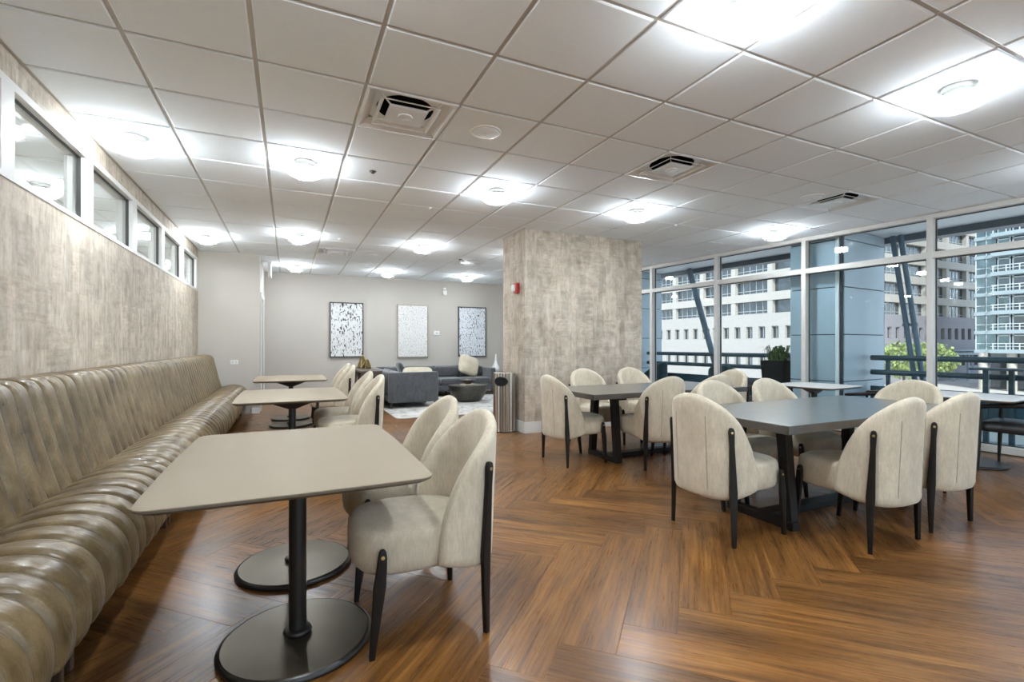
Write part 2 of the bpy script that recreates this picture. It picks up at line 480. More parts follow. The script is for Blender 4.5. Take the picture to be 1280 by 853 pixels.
# ------------------------------------------------------------------ geometry helpers
class MB:
    def __init__(self):
        self.v = []
        self.f = []
    def add(self, vs, fs):
        o = len(self.v)
        self.v += [tuple(p) for p in vs]
        self.f += [tuple(i + o for i in q) for q in fs]
        return self
    def box(self, a, b):
        x0, y0, z0 = a
        x1, y1, z1 = b
        vs = [(x0, y0, z0), (x1, y0, z0), (x1, y1, z0), (x0, y1, z0), (x0, y0, z1), (x1, y0, z1), (x1, y1, z1), (x0, y1, z1)]
        return self.add(vs, [(3, 2, 1, 0), (4, 5, 6, 7), (0, 1, 5, 4), (1, 2, 6, 5), (2, 3, 7, 6), (3, 0, 4, 7)])
    def prism(self, poly, z0, z1, top=None):
        n = len(poly)
        top = top or poly
        vs = [(p[0], p[1], z0) for p in poly] + [(p[0], p[1], z1) for p in top]
        fs = [tuple(range(n - 1, -1, -1)), tuple(range(n, 2 * n))]
        fs += [(i, (i + 1) % n, n + (i + 1) % n, n + i) for i in range(n)]
        return self.add(vs, fs)
    def rings(self, rs, cap=True, closed=True):
        n = len(rs[0])
        vs = [p for r in rs for p in r]
        fs = []
        for k in range(len(rs) - 1):
            for i in range(n if closed else n - 1):
                j = (i + 1) % n
                fs.append((k * n + i, k * n + j, (k + 1) * n + j, (k + 1) * n + i))
        if cap:
            fs.append(tuple(range(n - 1, -1, -1)))
            fs.append(tuple(range((len(rs) - 1) * n, len(rs) * n)))
        return self.add(vs, fs)
    def lathe(self, prof, n=24, c=(0, 0, 0), cap=True, sx=1.0, sy=1.0):
        rs = [[(c[0] + sx * r * math.cos(2 * PI * i / n), c[1] + sy * r * math.sin(2 * PI * i / n), c[2] + z) for i in range(n)] for r, z in prof]
        return self.rings(rs, cap)
    def tube(self, pts, r, n=8, cap=True):
        pts = [Vector(p) for p in pts]
        rr = r if isinstance(r, (list, tuple)) else [r] * len(pts)
        rs = []
        up = None
        for i, p in enumerate(pts):
            d = (pts[min(i + 1, len(pts) - 1)] - pts[max(i - 1, 0)]).normalized()
            if up is None:
                up = Vector((0, 0, 1)) if abs(d.z) < 0.9 else Vector((1, 0, 0))
            s = d.cross(up).normalized()
            up = s.cross(d).normalized()
            rs.append([p + (s * math.cos(2 * PI * k / n) + up * math.sin(2 * PI * k / n)) * rr[i] for k in range(n)])
        return self.rings(rs, cap)
    def beam(self, a, b, w, h, upv=(0, 0, 1)):
        a, b = Vector(a), Vector(b)
        d = (b - a).normalized()
        s = d.cross(Vector(upv)).normalized() * w / 2
        u = s.cross(d).normalized() * h / 2
        vs = [a - s - u, a + s - u, a + s + u, a - s + u, b - s - u, b + s - u, b + s + u, b - s + u]
        return self.add(vs, [(3, 2, 1, 0), (4, 5, 6, 7), (0, 1, 5, 4), (1, 2, 6, 5), (2, 3, 7, 6), (3, 0, 4, 7)])
    def mesh(self, name, mat=None, smooth=None, bevel=0.0, seg=2, weld=0.0):
        me = bpy.data.meshes.new(name)
        bm = bmesh.new()
        vs = [bm.verts.new(p) for p in self.v]
        for q in self.f:
            try:
                bm.faces.new([vs[i] for i in q])
            except ValueError:
                pass
        if weld:
            bmesh.ops.remove_doubles(bm, verts=bm.verts, dist=weld)
        bmesh.ops.recalc_face_normals(bm, faces=bm.faces)
        if bevel:
            es = [e for e in bm.edges if len(e.link_faces) == 2 and e.calc_face_angle(0) > 0.6]
            bmesh.ops.bevel(bm, geom=es, offset=bevel, segments=seg, affect='EDGES', profile=0.5, clamp_overlap=True)
        bm.to_mesh(me)
        bm.free()
        if mat:
            me.materials.append(MT[mat])
        if smooth is not None:
            me.shade_smooth()
            me.set_sharp_from_angle(angle=math.radians(smooth))
        return me
    def obj(self, name, mat, parent=None, loc=(0, 0, 0), smooth=None, bevel=0.0, seg=2, rot=None, weld=0.0):
        return place(name, self.mesh(name, mat, smooth, bevel, seg, weld), parent, loc, rot)

def place(name, me, parent=None, loc=(0, 0, 0), rot=None):
    o = bpy.data.objects.new(name, me)
    COL.objects.link(o)
    o.location = loc
    if rot is not None:
        o.rotation_euler = rot
    if parent is not None:
        o.parent = parent
    return o

def tag(o, label=None, cat=None, group=None, kind=None):
    if label: o['label'] = label
    if cat: o['category'] = cat
    if group: o['group'] = group
    if kind: o['kind'] = kind
    return o

def thing(name, loc=(0, 0, 0), rz=0.0, label=None, cat=None, group=None, kind=None):
    o = place(name, None, None, loc, (0, 0, rz))
    o.empty_display_size = 0.1
    return tag(o, label, cat, group, kind)

def struct(o):
    o['kind'] = 'structure'
    return o

def dup(root, loc, rz=0.0, label=None, group=None):
    r = root.copy()
    COL.objects.link(r)
    r.location = loc
    r.rotation_euler = (0, 0, rz)
    if label: r['label'] = label
    if group: r['group'] = group
    for ch in list(root.children):
        c = ch.copy()
        COL.objects.link(c)
        c.parent = r
        for g in ch.children:
            d = g.copy()
            COL.objects.link(d)
            d.parent = c
    return r

def clip(poly, a, b, c):
    """keep the part of a 2-D polygon where a*x + b*y <= c"""
    out = []
    for i in range(len(poly)):
        p, q = poly[i], poly[(i + 1) % len(poly)]
        dp, dq = a * p[0] + b * p[1] - c, a * q[0] + b * q[1] - c
        if dp <= 0:
            out.append(p)
        if (dp < 0 < dq) or (dq < 0 < dp):
            t = dp / (dp - dq)
            out.append((p[0] + (q[0] - p[0]) * t, p[1] + (q[1] - p[1]) * t))
    return out

def area(poly):
    return abs(sum(poly[i][0] * poly[(i + 1) % len(poly)][1] - poly[(i + 1) % len(poly)][0] * poly[i][1] for i in range(len(poly)))) / 2

def rrect(x0, y0, x1, y1, r, n=5, bow=0.0):
    pts = []
    for cx, cy, a0 in ((x1 - r, y0 + r, -PI / 2), (x1 - r, y1 - r, 0), (x0 + r, y1 - r, PI / 2), (x0 + r, y0 + r, PI)):
        for k in range(n + 1):
            a = a0 + PI / 2 * k / n
            pts.append((cx + r * math.cos(a), cy + r * math.sin(a)))
    if bow:
        mx, my, hx, hy = (x0 + x1) / 2, (y0 + y1) / 2, (x1 - x0) / 2, (y1 - y0) / 2
        dense = []
        for i in range(len(pts)):
            p, q = pts[i], pts[(i + 1) % len(pts)]
            L = math.dist(p, q)
            m = max(1, int(L / 0.12))
            for k in range(m):
                dense.append((p[0] + (q[0] - p[0]) * k / m, p[1] + (q[1] - p[1]) * k / m))
        pts = [(x + bow * (x - mx) / hx * (1 - ((y - my) / hy) ** 2), y + bow * (y - my) / hy * (1 - ((x - mx) / hx) ** 2)) for x, y in dense]
    return pts

def catmull(P, k=4):
    out = []
    for i in range(len(P) - 1):
        p0, p1, p2, p3 = P[max(i - 1, 0)], P[i], P[i + 1], P[min(i + 2, len(P) - 1)]
        for j in range(k):
            t = j / k
            out.append(tuple(0.5 * (2 * b + (c - a) * t + (2 * a - 5 * b + 4 * c - d) * t * t + (3 * b - a - 3 * c + d) * t ** 3) for a, b, c, d in zip(p0, p1, p2, p3)))
    out.append(tuple(P[-1]))
    return out

# ------------------------------------------------------------------ room constants
CEIL = 2.84
XL = -1.40                # papered wall
YB = 11.90                # far white wall
YF = -2.60                # wall behind the camera
def wx(y):                # inner face of the glazed wall
    return 6.70 - 0.1 * (y - 8.03)
WA = (1.0, 0.1)           # x + 0.1 y <= WC
WC = 6.70 + 0.803
PY, PX = 9.72, -0.465     # white return wall: face y, edge x
TILE = 0.61
GX, GY = 0.440, 2.476     # one crossing of the ceiling grid
WALL_DIR = Vector((-0.1, 1.0, 0)).normalized()
WALL_ROT = math.atan2(0.1, 1.0)

def in_view(x, y, z):
    s, c = math.sin(YAW), math.cos(YAW)
    d = x * s + y * c
    if d < 0.25:
        return None
    u = 640 + FPX * (x * c - y * s) / d
    v = 431 - (z - EYE) / d * FPX
    return d if -130 < u < 1410 and -130 < v < 990 else None

# ------------------------------------------------------------------ floor
def room_clip(p):
    for a, b, c in ((-1, 0, -XL), (0, -1, -YF), (0, 1, YB), (WA[0], WA[1], WC)):
        p = clip(p, a, b, c)
        if len(p) < 3:
            return []
    return p

def build_floor():
    base = MB().prism([(XL - 0.2, YF - 0.2), (wx(YF) + 0.14, YF - 0.2), (wx(YB) + 0.14, YB + 0.2), (XL - 0.2, YB + 0.2)], -0.25, -0.008)
    fl = struct(base.obj('floor', 'grid'))
    L, W = 1.219, 0.2286
    r2 = math.sqrt(0.5)
    X0, Y0 = 1.177, 1.56
    cells = []
    for m in range(-5, 9):
        for n in range(-40, 44):
            for kind in (0, 1):
                if kind == 0:
                    p0, q0, p1, q1 = n * W, -n * W, n * W + L, -n * W + W
                else:
                    p0, q0, p1, q1 = n * W + L, -n * W, n * W + L + W, -n * W + L
                p0 += m * L; p1 += m * L; q0 += m * L; q1 += m * L
                rect = [(p0, q0), (p1, q0), (p1, q1), (p0, q1)]
                poly = [(X0 + (p - q) * r2, Y0 + (p + q) * r2) for p, q in rect]
                cx = sum(p[0] for p in poly) / 4
                cy = sum(p[1] for p in poly) / 4
                if not (XL - 1 < cx < 9 and YF - 1 < cy < YB + 1):
                    continue
                cp = room_clip(poly)
                if len(cp) < 3 or area(cp) < 0.002:
                    continue
                ang = PI / 4 if kind == 0 else 3 * PI / 4
                d = in_view(cx, cy, 0)
                cells.append((-(area(cp) / max(d, 0.8) ** 3) if d else 0.0, cx, cy, ang, cp))
    cells.sort(key=lambda c: c[0])
    gap = 0.0014

    def plank_rings(cp, cx, cy, ang):
        ca, sa = math.cos(-ang), math.sin(-ang)
        loc = [((x - cx) * ca - (y - cy) * sa, (x - cx) * sa + (y - cy) * ca) for x, y in cp]
        ins = [(x * (1 - gap / 0.61), y * (1 - gap / 0.114)) for x, y in loc]
        return loc, ins

    def finish(me, uvs, tones):
        uvl = me.uv_layers.new(name='UVMap')
        at = me.attributes.new('tone', 'FLOAT', 'FACE')
        for poly in me.polygons:
            t = tones[poly.index]
            at.data[poly.index].value = t
            for li in poly.loop_indices:
                uvl.data[li].uv = uvs[me.loops[li].vertex_index]

    def raw(name, vs, fs, uvs, tones):
        me = bpy.data.meshes.new(name)
        me.from_pydata(vs, [], fs)
        finish(me, uvs, tones)
        me.materials.append(MT['plank'])
        return me

    sv, sf, su, st = [], [], [], []
    for i, (key, cx, cy, ang, cp) in enumerate(cells):
        loc, ins = plank_rings(cp, cx, cy, ang)
        n = len(loc)
        du, dv, tone = rnd.uniform(0, 50), rnd.uniform(0, 50), rnd.random()
        vs = [(x, y, -0.0075) for x, y in loc] + [(x, y, -0.0012) for x, y in loc] + [(x, y, 0.0) for x, y in ins]
        fs = [tuple(range(2 * n, 3 * n))]
        for k in range(2):
            fs += [(k * n + j, k * n + (j + 1) % n, (k + 1) * n + (j + 1) % n, (k + 1) * n + j) for j in range(n)]
        uvs = [(p[0] + du, p[1] + dv) for p in loc] * 2 + [(p[0] + du, p[1] + dv) for p in ins]
        if i < 300:
            place('plank', raw('plank', vs, fs, uvs, [tone] * len(fs)), fl, (cx, cy, 0), (0, 0, ang))
        else:
            o = len(sv)
            ca, sa = math.cos(ang), math.sin(ang)
            sv += [(cx + x * ca - y * sa, cy + x * sa + y * ca, z) for x, y, z in vs]
            sf += [tuple(j + o for j in q) for q in fs]
            su += uvs
            st += [tone] * len(fs)
    if sf:
        s = place('plank_field', raw('plank_field', sv, sf, su, st), fl)
        tag(s, kind='stuff')
build_floor()

# ------------------------------------------------------------------ ceiling
VENTS = [(0.745, 3.391), (3.185, 3.391), (5.625, 3.391), (0.745, 8.881), (3.185, 8.881)]

def tile_mesh(name, poly, cx, cy):
    loc = [(x - cx, y - cy) for x, y in poly]
    ins = [(x * (1 - 0.006 / 0.293), y * (1 - 0.006 / 0.293)) for x, y in loc]
    n = len(loc)
    b = MB()
    vs = [(x, y, 0.02) for x, y in loc] + [(x, y, 0.005) for x, y in loc] + [(x, y, 0.0) for x, y in ins]
    fs = [tuple(range(3 * n - 1, 2 * n - 1, -1)), tuple(range(n))]
    for k in range(2):
        fs += [(k * n + j, (k + 1) * n + j, (k + 1) * n + (j + 1) % n, k * n + (j + 1) % n) for j in range(n)]
    b.add(vs, fs)
    return b

def build_ceiling():
    root = struct(MB().prism([(XL - 0.2, YF - 0.2), (wx(YF) + 0.14, YF - 0.2), (wx(YB) + 0.14, YB + 0.2), (XL - 0.2, YB + 0.2)], CEIL + 0.22, CEIL + 0.4).obj('ceiling', 'grid'))
    h = TILE / 2 - 0.012
    shared = None
    cells = []
    for i in range(-4, 13):
        for j in range(-10, 17):
            cx, cy = GX + (i + 0.5) * TILE, GY + (j + 0.5) * TILE
            if any(abs(cx - a) < 0.1 and abs(cy - b) < 0.1 for a, b in VENTS):
                continue
            full = [(cx - h, cy - h), (cx + h, cy - h), (cx + h, cy + h), (cx - h, cy + h)]
            cp = room_clip(full)
            if len(cp) < 3 or area(cp) < 0.01:
                continue
            if cy > PY + 0.1:
                cp = clip(cp, -1, 0, -PX)
                if len(cp) < 3 or area(cp) < 0.004:
                    continue
            elif cy + h > PY:
                a_ = clip(cp, 0, 1, PY)
                if cx < PX:
                    cp = a_
            d = in_view(cx, cy, CEIL)
            cells.append((-(area(cp) / max(d, 0.8) ** 3) if d else 0.0, cx, cy, cp, area(cp) > 4 * h * h - 1e-5))
    cells.sort(key=lambda c: c[0])
    rest = MB()
    for k, (key, cx, cy, cp, whole) in enumerate(cells):
        if k < 300:
            if whole:
                if shared is None:
                    shared = tile_mesh('ceiling_tile', cp, cx, cy).mesh('ceiling_tile', 'tile')
                me = shared
            else:
                me = tile_mesh('ceiling_tile', cp, cx, cy).mesh('ceiling_tile', 'tile')
            place('ceiling_tile', me, root, (cx, cy, CEIL))
        else:
            t = tile_mesh('x', cp, cx, cy)
            rest.add([(x + cx, y + cy, z + CEIL) for x, y, z in t.v], t.f)
    if rest.f:
        tag(rest.obj('ceiling_tile_field', 'tile', root), kind='stuff')
    for i in range(-3, 13):
        x = GX + i * TILE
        y1 = min(YB, (WC - x) / 0.1)
        if x < PX:
            y1 = PY
        if x - 0.02 < XL:
            x = XL + 0.014
        if y1 > YF:
            MB().box((x - 0.016, YF, CEIL + 0.009), (x + 0.016, y1, CEIL + 0.03)).obj('grid_bar', 'grid', root)
    for j in range(-8, 16):
        y = GY + j * TILE
        x0 = XL if y < PY else PX
        if YF < y < YB:
            MB().box((x0, y - 0.016, CEIL + 0.0105), (wx(y), y + 0.016, CEIL + 0.031)).obj('grid_bar', 'grid', root)
    # perimeter angles
    a = Vector((wx(YF), YF, 0)); b2 = Vector((wx(YB), YB, 0))
    off = Vector((-0.012, 0, 0))
    MB().beam(a + off + Vector((0, 0, CEIL + 0.004)), b2 + off + Vector((0, 0, CEIL + 0.004)), 0.024, 0.012).obj('edge_angle', 'grid', root)
    MB().box((PX, YB - 0.02, CEIL - 0.002), (wx(YB), YB, CEIL + 0.01)).obj('edge_angle', 'grid', root)
    MB().box((XL, PY - 0.02, CEIL - 0.002), (PX, PY, CEIL + 0.01)).obj('edge_angle', 'grid', root)
build_ceiling()

# ------------------------------------------------------------------ walls
H2 = CEIL + 0.4
def box_struct(name, a, b, mat, parent=None, bevel=0.0):
    o = MB().box(a, b).obj(name, mat, parent, bevel=bevel)
    if parent is None:
        struct(o)
    return o

WZ0, WZ1 = 2.14, 2.70      # clerestory band
wl = MB().box((XL - 0.15, YF - 0.2, 0), (XL, PY + 0.1, WZ0)).box((XL - 0.15, YF - 0.2, WZ1), (XL, PY + 0.1, H2))
wall_left = struct(wl.obj('wall_left', 'paper'))
box_struct('wall_return', (XL - 0.15, PY, 0), (PX, PY + 0.12, H2), 'white_wall')
ws = MB().box((PX - 0.12, PY + 0.12, 0), (PX, 10.05, H2)).box((PX - 0.12, 10.05, 2.12), (PX, 11.0, H2)).box((PX - 0.12, 11.0, 0), (PX, YB, H2))
struct(ws.obj('wall_recess', 'white_wall'))
box_struct('wall_back', (PX - 0.12, YB, 0), (wx(YB) + 0.4, YB + 0.15, H2), 'white_wall')
wf = MB().box((XL - 0.2, YF - 0.15, 0), (-0.6, YF, H2)).box((-0.6, YF - 0.15, CEIL - 0.1), (wx(YF) + 0.2, YF, H2)).box((-0.6, YF - 0.15, 0), (wx(YF) + 0.2, YF, 0.1))
struct(wf.obj('wall_front', 'white_wall'))
fw = thing('added_daylight_window', (-0.6, YF, 0.1), 0, kind='structure')  # unseen glazing added to bring daylight onto surfaces facing the camera
FWL = wx(YF) + 0.6
for k in range(6):
    x = FWL * k / 6
    if k:
        MB().box((x - 0.03, -0.12, 0), (x + 0.03, 0, CEIL - 0.2)).obj('mullion', 'alu', fw)
    MB().box((x + (0.03 if k else 0), -0.08, 0), (x + FWL / 6 - (0.03 if k < 5 else 0), -0.073, CEIL - 0.2)).obj('pane', 'pane', fw)
bb = MB().box((PX + 0.002, YB - 0.014, 0), (wx(YB), YB, 0.10))
struct(bb.obj('baseboard_back', 'white_frame', bevel=0.003))
struct(MB().box((XL + 0.8, PY - 0.014, 0), (PX, PY, 0.10)).obj('baseboard_return', 'white_frame', bevel=0.003))

# door in the recess wall
door = thing('door_1', (PX, 10.05, 0), 0, kind='structure')
MB().box((-0.06, 0.0, 0), (-0.02, 0.95, 2.12)).obj('door_leaf', 'white_frame', door)
for a, b in (((-0.01, -0.07, 0), (0.018, 0.0, 2.19)), ((-0.01, 0.95, 0), (0.018, 1.02, 2.19)), ((-0.01, 0.0, 2.12), (0.022, 0.95, 2.20))):
    MB().box(a, b).obj('casing', 'white_frame', door, bevel=0.004)
MB().lathe([(0.0, 0), (0.025, 0), (0.025, 0.012), (0.01, 0.014), (0.01, 0.045), (0.0, 0.045)], 12).obj('handle_rose', 'alu', door, (-0.02, 0.08, 1.02), rot=(0, PI / 2, 0))

# papered column
CX0, CX1, CY0, CY1 = 2.97, 5.005, 5.975, 6.72
colm = struct(MB().box((CX0, CY0, 0), (CX1, CY1, CEIL + 0.2)).obj('wall_column', 'paper'))
bbp = MB()
bbp.box((CX0 - 0.014, CY0 - 0.014, 0), (CX1 + 0.014, CY0, 0.155)).box((CX0 - 0.014, CY1, 0), (CX1 + 0.014, CY1 + 0.014, 0.155))
bbp.box((CX0 - 0.014, CY0, 0), (CX0, CY1, 0.155)).box((CX1, CY0, 0), (CX1 + 0.014, CY1, 0.155))
bbp.obj('column_baseboard', 'white_frame', colm)
trm = MB().box((CX0 - 0.02, CY0 - 0.02, CEIL - 0.004), (CX1 + 0.02, CY0, CEIL + 0.01)).box((CX0 - 0.02, CY0, CEIL - 0.004), (CX0, CY1, CEIL + 0.01))
trm.obj('column_edge_angle', 'grid', colm)

# ------------------------------------------------------------------ clerestory windows over the bench and the room behind
cw = thing('window_1', (XL, 0, 0), 0, kind='structure')
posts = [3.56 + 1.205 * k for k in range(-5, 6)]
MB().box((-0.13, YF, WZ1 - 0.045), (0.006, PY, WZ1)).obj('head_frame', 'white_frame', cw)
MB().box((-0.13, YF, WZ0), (0.006, PY, WZ0 + 0.03)).obj('sill_frame', 'white_frame', cw)
PW = 0.07
for k, y in enumerate(posts):
    MB().box((-0.13, y - PW, WZ0 + 0.03), (0.006, min(y + PW, PY), WZ1 - 0.045)).obj('post', 'white_frame', cw)
for k in range(len(posts) - 1):
    y0, y1 = posts[k] + PW, posts[k + 1] - PW
    z0, z1 = WZ0 + 0.03, WZ1 - 0.045
    MB().box((-0.060, y0, z0), (-0.052, y1, z1)).obj('pane', 'pane_int', cw)
    MB().box((-0.052, y1 - 0.008, z0), (-0.028, y1 - 0.0005, z1)).box((-0.052, y0, z1 - 0.008), (-0.034, y1 - 0.008, z1 - 0.0005)).obj('gasket', 'gasket', cw)

struct(MB().box((-5.2, YF - 0.2, -0.2), (XL - 0.15, 17, -0.01)).obj('floor_side_room', 'street'))
rc = struct(MB().box((-5.2, YF - 0.2, CEIL + 0.012), (XL - 0.15, 17, H2)).obj('ceiling_side_room', 'tile'))
for i in range(1, 6):
    x = XL - 0.15 - 0.18 - 0.61 * (i - 1)
    MB().box((x - 0.012, YF, CEIL + 0.008), (x + 0.012, 17, CEIL + 0.013)).obj('grid_bar', 'grid', rc)
for j in range(0, 28):
    y = GY + (j - 4) * TILE
    MB().box((-5.2, y - 0.012, CEIL + 0.008), (XL - 0.15, y + 0.012, CEIL + 0.0125)).obj('grid_bar', 'grid', rc)
struct(MB().box((-5.35, YF - 0.2, 0), (-5.2, 17, H2)).obj('wall_side_room_far', 'white_wall'))
struct(MB().box((-5.35, 17, 0), (XL - 0.12, 17.15, H2)).box((XL - 0.15, PY + 0.12, 0), (XL - 0.1, 17, H2)).obj('wall_side_room_end', 'white_wall'))
struct(MB().box((-5.35, YF - 0.35, 0), (XL - 0.1, YF - 0.2, H2)).obj('wall_side_room_near', 'white_wall'))

# ------------------------------------------------------------------ glazed wall
gw = thing('window_2', (wx(0), 0, 0), WALL_ROT, kind='structure')
ct = math.cos(WALL_ROT)
def yl(y):                 # room y -> distance along the glazed wall
    return y / ct + 0.0
MUL = [yl(7.75 - 1.507 * k) for k in range(-3, 8)]
Y0L, Y1L = yl(YF) - 0.1, yl(YB) + 0.1
MB().box((0, Y0L, CEIL - 0.055), (0.13, Y1L, H2)).obj('head', 'alu', gw)
MB().box((-0.01, Y0L, 0), (0.13, Y1L, 0.085)).obj('sill', 'alu', gw)
MB().box((-0.016, Y0L, 0.0), (-0.01, Y1L, 0.012)).obj('sill_shade_strip', 'gasket', gw)  # dark strip standing in for the shadow line where sill meets floor
for y in MUL:
    MB().box((0, y - 0.031, 0.085), (0.13, y + 0.031, CEIL - 0.055)).obj('mullion', 'alu', gw)
for k in range(len(MUL) - 1):
    ya, yb = MUL[k + 1] + 0.031, MUL[k] - 0.031
    MB().box((0.004, ya, 2.297), (0.13, yb, 2.372)).obj('transom', 'alu', gw)
    for z0, z1 in ((0.085, 2.297), (2.372, CEIL - 0.055)):
        MB().box((0.105, ya, z0), (0.112, yb, z1)).obj('pane', 'pane', gw)
        g = MB()
        t = 0.012
        g.box((0.085, ya, z1 - t), (0.105, yb, z1)).box((0.085, ya, z0), (0.105, yb, z0 + t))
        g.box((0.085, ya, z0 + t), (0.105, ya + t, z1 - t)).box((0.085, yb - t, z0 + t), (0.105, yb, z1 - t))
        g.obj('gasket', 'gasket', gw)

# ------------------------------------------------------------------ terrace outside the glass
def W(xl, y, z):           # point given by distance outside the glazed wall, distance along it, height
    return (xl, yl(y), z)
tf = thing('floor_terrace', (wx(0), 0, 0), WALL_ROT, kind='structure')
MB().box((0.13, Y0L, -0.4), (1.9, Y1L, -0.06)).obj('slab', 'terrace', tf)
for k in range(34):
    for i in range(2):
        y = Y0L + 0.3 + k * 0.6
        if y < Y1L - 0.3:
            MB().box((0.15 + i * 0.6, y - 0.296, -0.06), (0.742 + i * 0.6, y + 0.296, -0.02)).obj('paver', 'terrace', tf, bevel=0.004, seg=1)
tc_ = thing('ceiling_terrace', (wx(0), 0, 0), WALL_ROT, kind='structure')
MB().box((0.13, Y0L, 2.95), (1.66, Y1L, H2)).obj('soffit', 'soffit', tc_)
MB().box((1.66, Y0L, 2.85), (1.9, Y1L, H2)).obj('fascia', 'fascia', tc_)

def pier(y, label):
    r = thing('cladding_pier', (wx(0), 0, 0), WALL_ROT, label, 'pillar', 'panel clad piers on the terrace')
    r.location = Vector((wx(0), 0, 0)) + Matrix.Rotation(WALL_ROT, 3, 'Z') @ Vector((0.3, yl(y), -0.02))
    MB().box((0.02, 0.02, 0), (1.30, 0.74, 2.965)).obj('core', 'pier_dark', r)
    zs = [0.0, 0.70, 1.40, 2.105, 2.81, 2.965]
    for a, b in zip(zs[:-1], zs[1:]):
        MB().box((0.06, 0.0, a + 0.006), (1.32, 0.03, b - 0.006)).obj('panel', 'pier', r, bevel=0.004, seg=1)
        MB().box((0.0, 0.10, a + 0.006), (0.03, 0.76, b - 0.006)).obj('panel', 'pier', r, bevel=0.004, seg=1)
        MB().box((1.29, 0.0, a + 0.006), (1.32, 0.76, b - 0.006)).obj('panel', 'pier', r, bevel=0.004, seg=1)
    MB().box((-0.005, 0.05, 0), (0.03, 0.098, 2.965)).obj('corner_trim', 'soffit', r)
pier(4.34, 'blue-grey panel clad pier outside the glass beside the plant box')
pier(8.93, 'blue-grey panel clad pier outside the glass beyond the papered column')

# ------------------------------------------------------------------ ceiling fittings
def lamp_proto():
    r = thing('ceiling_lamp', (0, 0, CEIL))
    MB().lathe([(0.0, 0.004), (0.078, 0.004), (0.078, -0.020), (0.07, -0.026), (0.03, -0.027), (0.03, -0.056), (0.0, -0.056)], 24).obj('canopy', 'white_plastic', r, smooth=40)
    MB().lathe([(0.0, -0.052), (0.088, -0.055), (0.092, -0.059), (0.0, -0.061)], 24).obj('lamp_cap', 'white_plastic', r, smooth=40)
    MB().lathe([(0.085, -0.060), (0.085, -0.110)], 24, cap=False).obj('light_ring', 'lamp', r, smooth=40)
    MB().lathe([(0.085, -0.110), (0.09, -0.113), (0.085, -0.120), (0.0, -0.124)], 24, cap=False).obj('diffuser', 'lamp_low', r, smooth=40)
    MB().lathe([(0.178, -0.088), (0.176, -0.096), (0.172, -0.100), (0.15, -0.112), (0.128, -0.128), (0.11, -0.134), (0.0, -0.136)], 32, cap=False).obj('glass_dish', 'dish', r, smooth=50)
    return r
LAMPS = {
    (1.965, 1.561): 'round glass-dish ceiling lamp over the open floor at the aisle end of the dark tables',
    (3.795, 1.561): 'round glass-dish ceiling lamp over the window end of the nearer dark table',
    (-1.085, 4.611): 'round glass-dish ceiling lamp above the banquette, nearer of two over the seat',
    (0.135, 4.611): 'round glass-dish ceiling lamp over the aisle between first and second bench tables',
    (1.965, 4.611): 'round glass-dish ceiling lamp in front of the papered column',
    (3.795, 4.611): 'round glass-dish ceiling lamp over the dark table beside the papered column',
    (6.235, 4.611): 'round glass-dish ceiling lamp tight against the glazed wall',
    (-1.085, 8.271): 'round glass-dish ceiling lamp at the far end of the banquette',
    (0.135, 7.661): 'round glass-dish ceiling lamp over the last bench table',
    (1.965, 7.661): 'round glass-dish ceiling lamp over the front edge of the rug',
    (1.965, 10.711): 'round glass-dish ceiling lamp over the end of the charcoal sofa',
    (0.135, 10.711): 'round glass-dish ceiling lamp by the recess at the white end wall',
    (3.795, 10.711): 'round glass-dish ceiling lamp in front of the rightmost painting',
    (0.135, 1.561): 'round glass-dish ceiling lamp over the first bench table',
    (6.235, 1.561): 'round glass-dish ceiling lamp over the square table by the glass',
    (3.795, 7.661): 'added glass-dish ceiling lamp, unseen behind the papered column',  # this lamp and the next are out of sight, added for extra light
    (5.625, 8.271): 'added glass-dish ceiling lamp, unseen between the column and the glazed wall',
    (0.135, -1.489): 'added unseen glass-dish ceiling lamp before the blank front wall',  # unseen row, added to light the room behind the camera
    (1.965, -1.489): 'added unseen glass-dish ceiling lamp before the middle of the front wall',
    (3.795, -1.489): 'added unseen glass-dish ceiling lamp before the window end of the front wall',
}
lp = lamp_proto()
for k, ((x, y), lab) in enumerate(LAMPS.items()):
    if k == 0:
        lp.location = (x, y, CEIL)
        tag(lp, lab, 'ceiling lamp', 'glass dish ceiling lamps')
    else:
        dup(lp, (x, y, CEIL), 0, lab)

for y, w in ((3.4, 'first'), (6.4, 'second'), (8.9, 'third'), (11.6, 'fourth'), (14.4, 'fifth')):
    dup(lp, (-2.27, y, CEIL + 0.010), 0, 'round glass-dish lamp of the side room behind the clerestory, %s along the papered wall' % w, 'side room lamps')
    dup(lp, (-4.1, y, CEIL + 0.010), 0, 'added glass-dish lamp deep in the side room, %s of the row by its far wall' % w, 'side room lamps')  # extra row, added to brighten the side room and its ceiling

def square_ring(b, h0, z0, h1, z1):
    p = [(-1, -1), (1, -1), (1, 1), (-1, 1)]
    b.rings([[(x * h0, y * h0, z0) for x, y in p], [(x * h1, y * h1, z1) for x, y in p]], cap=False)

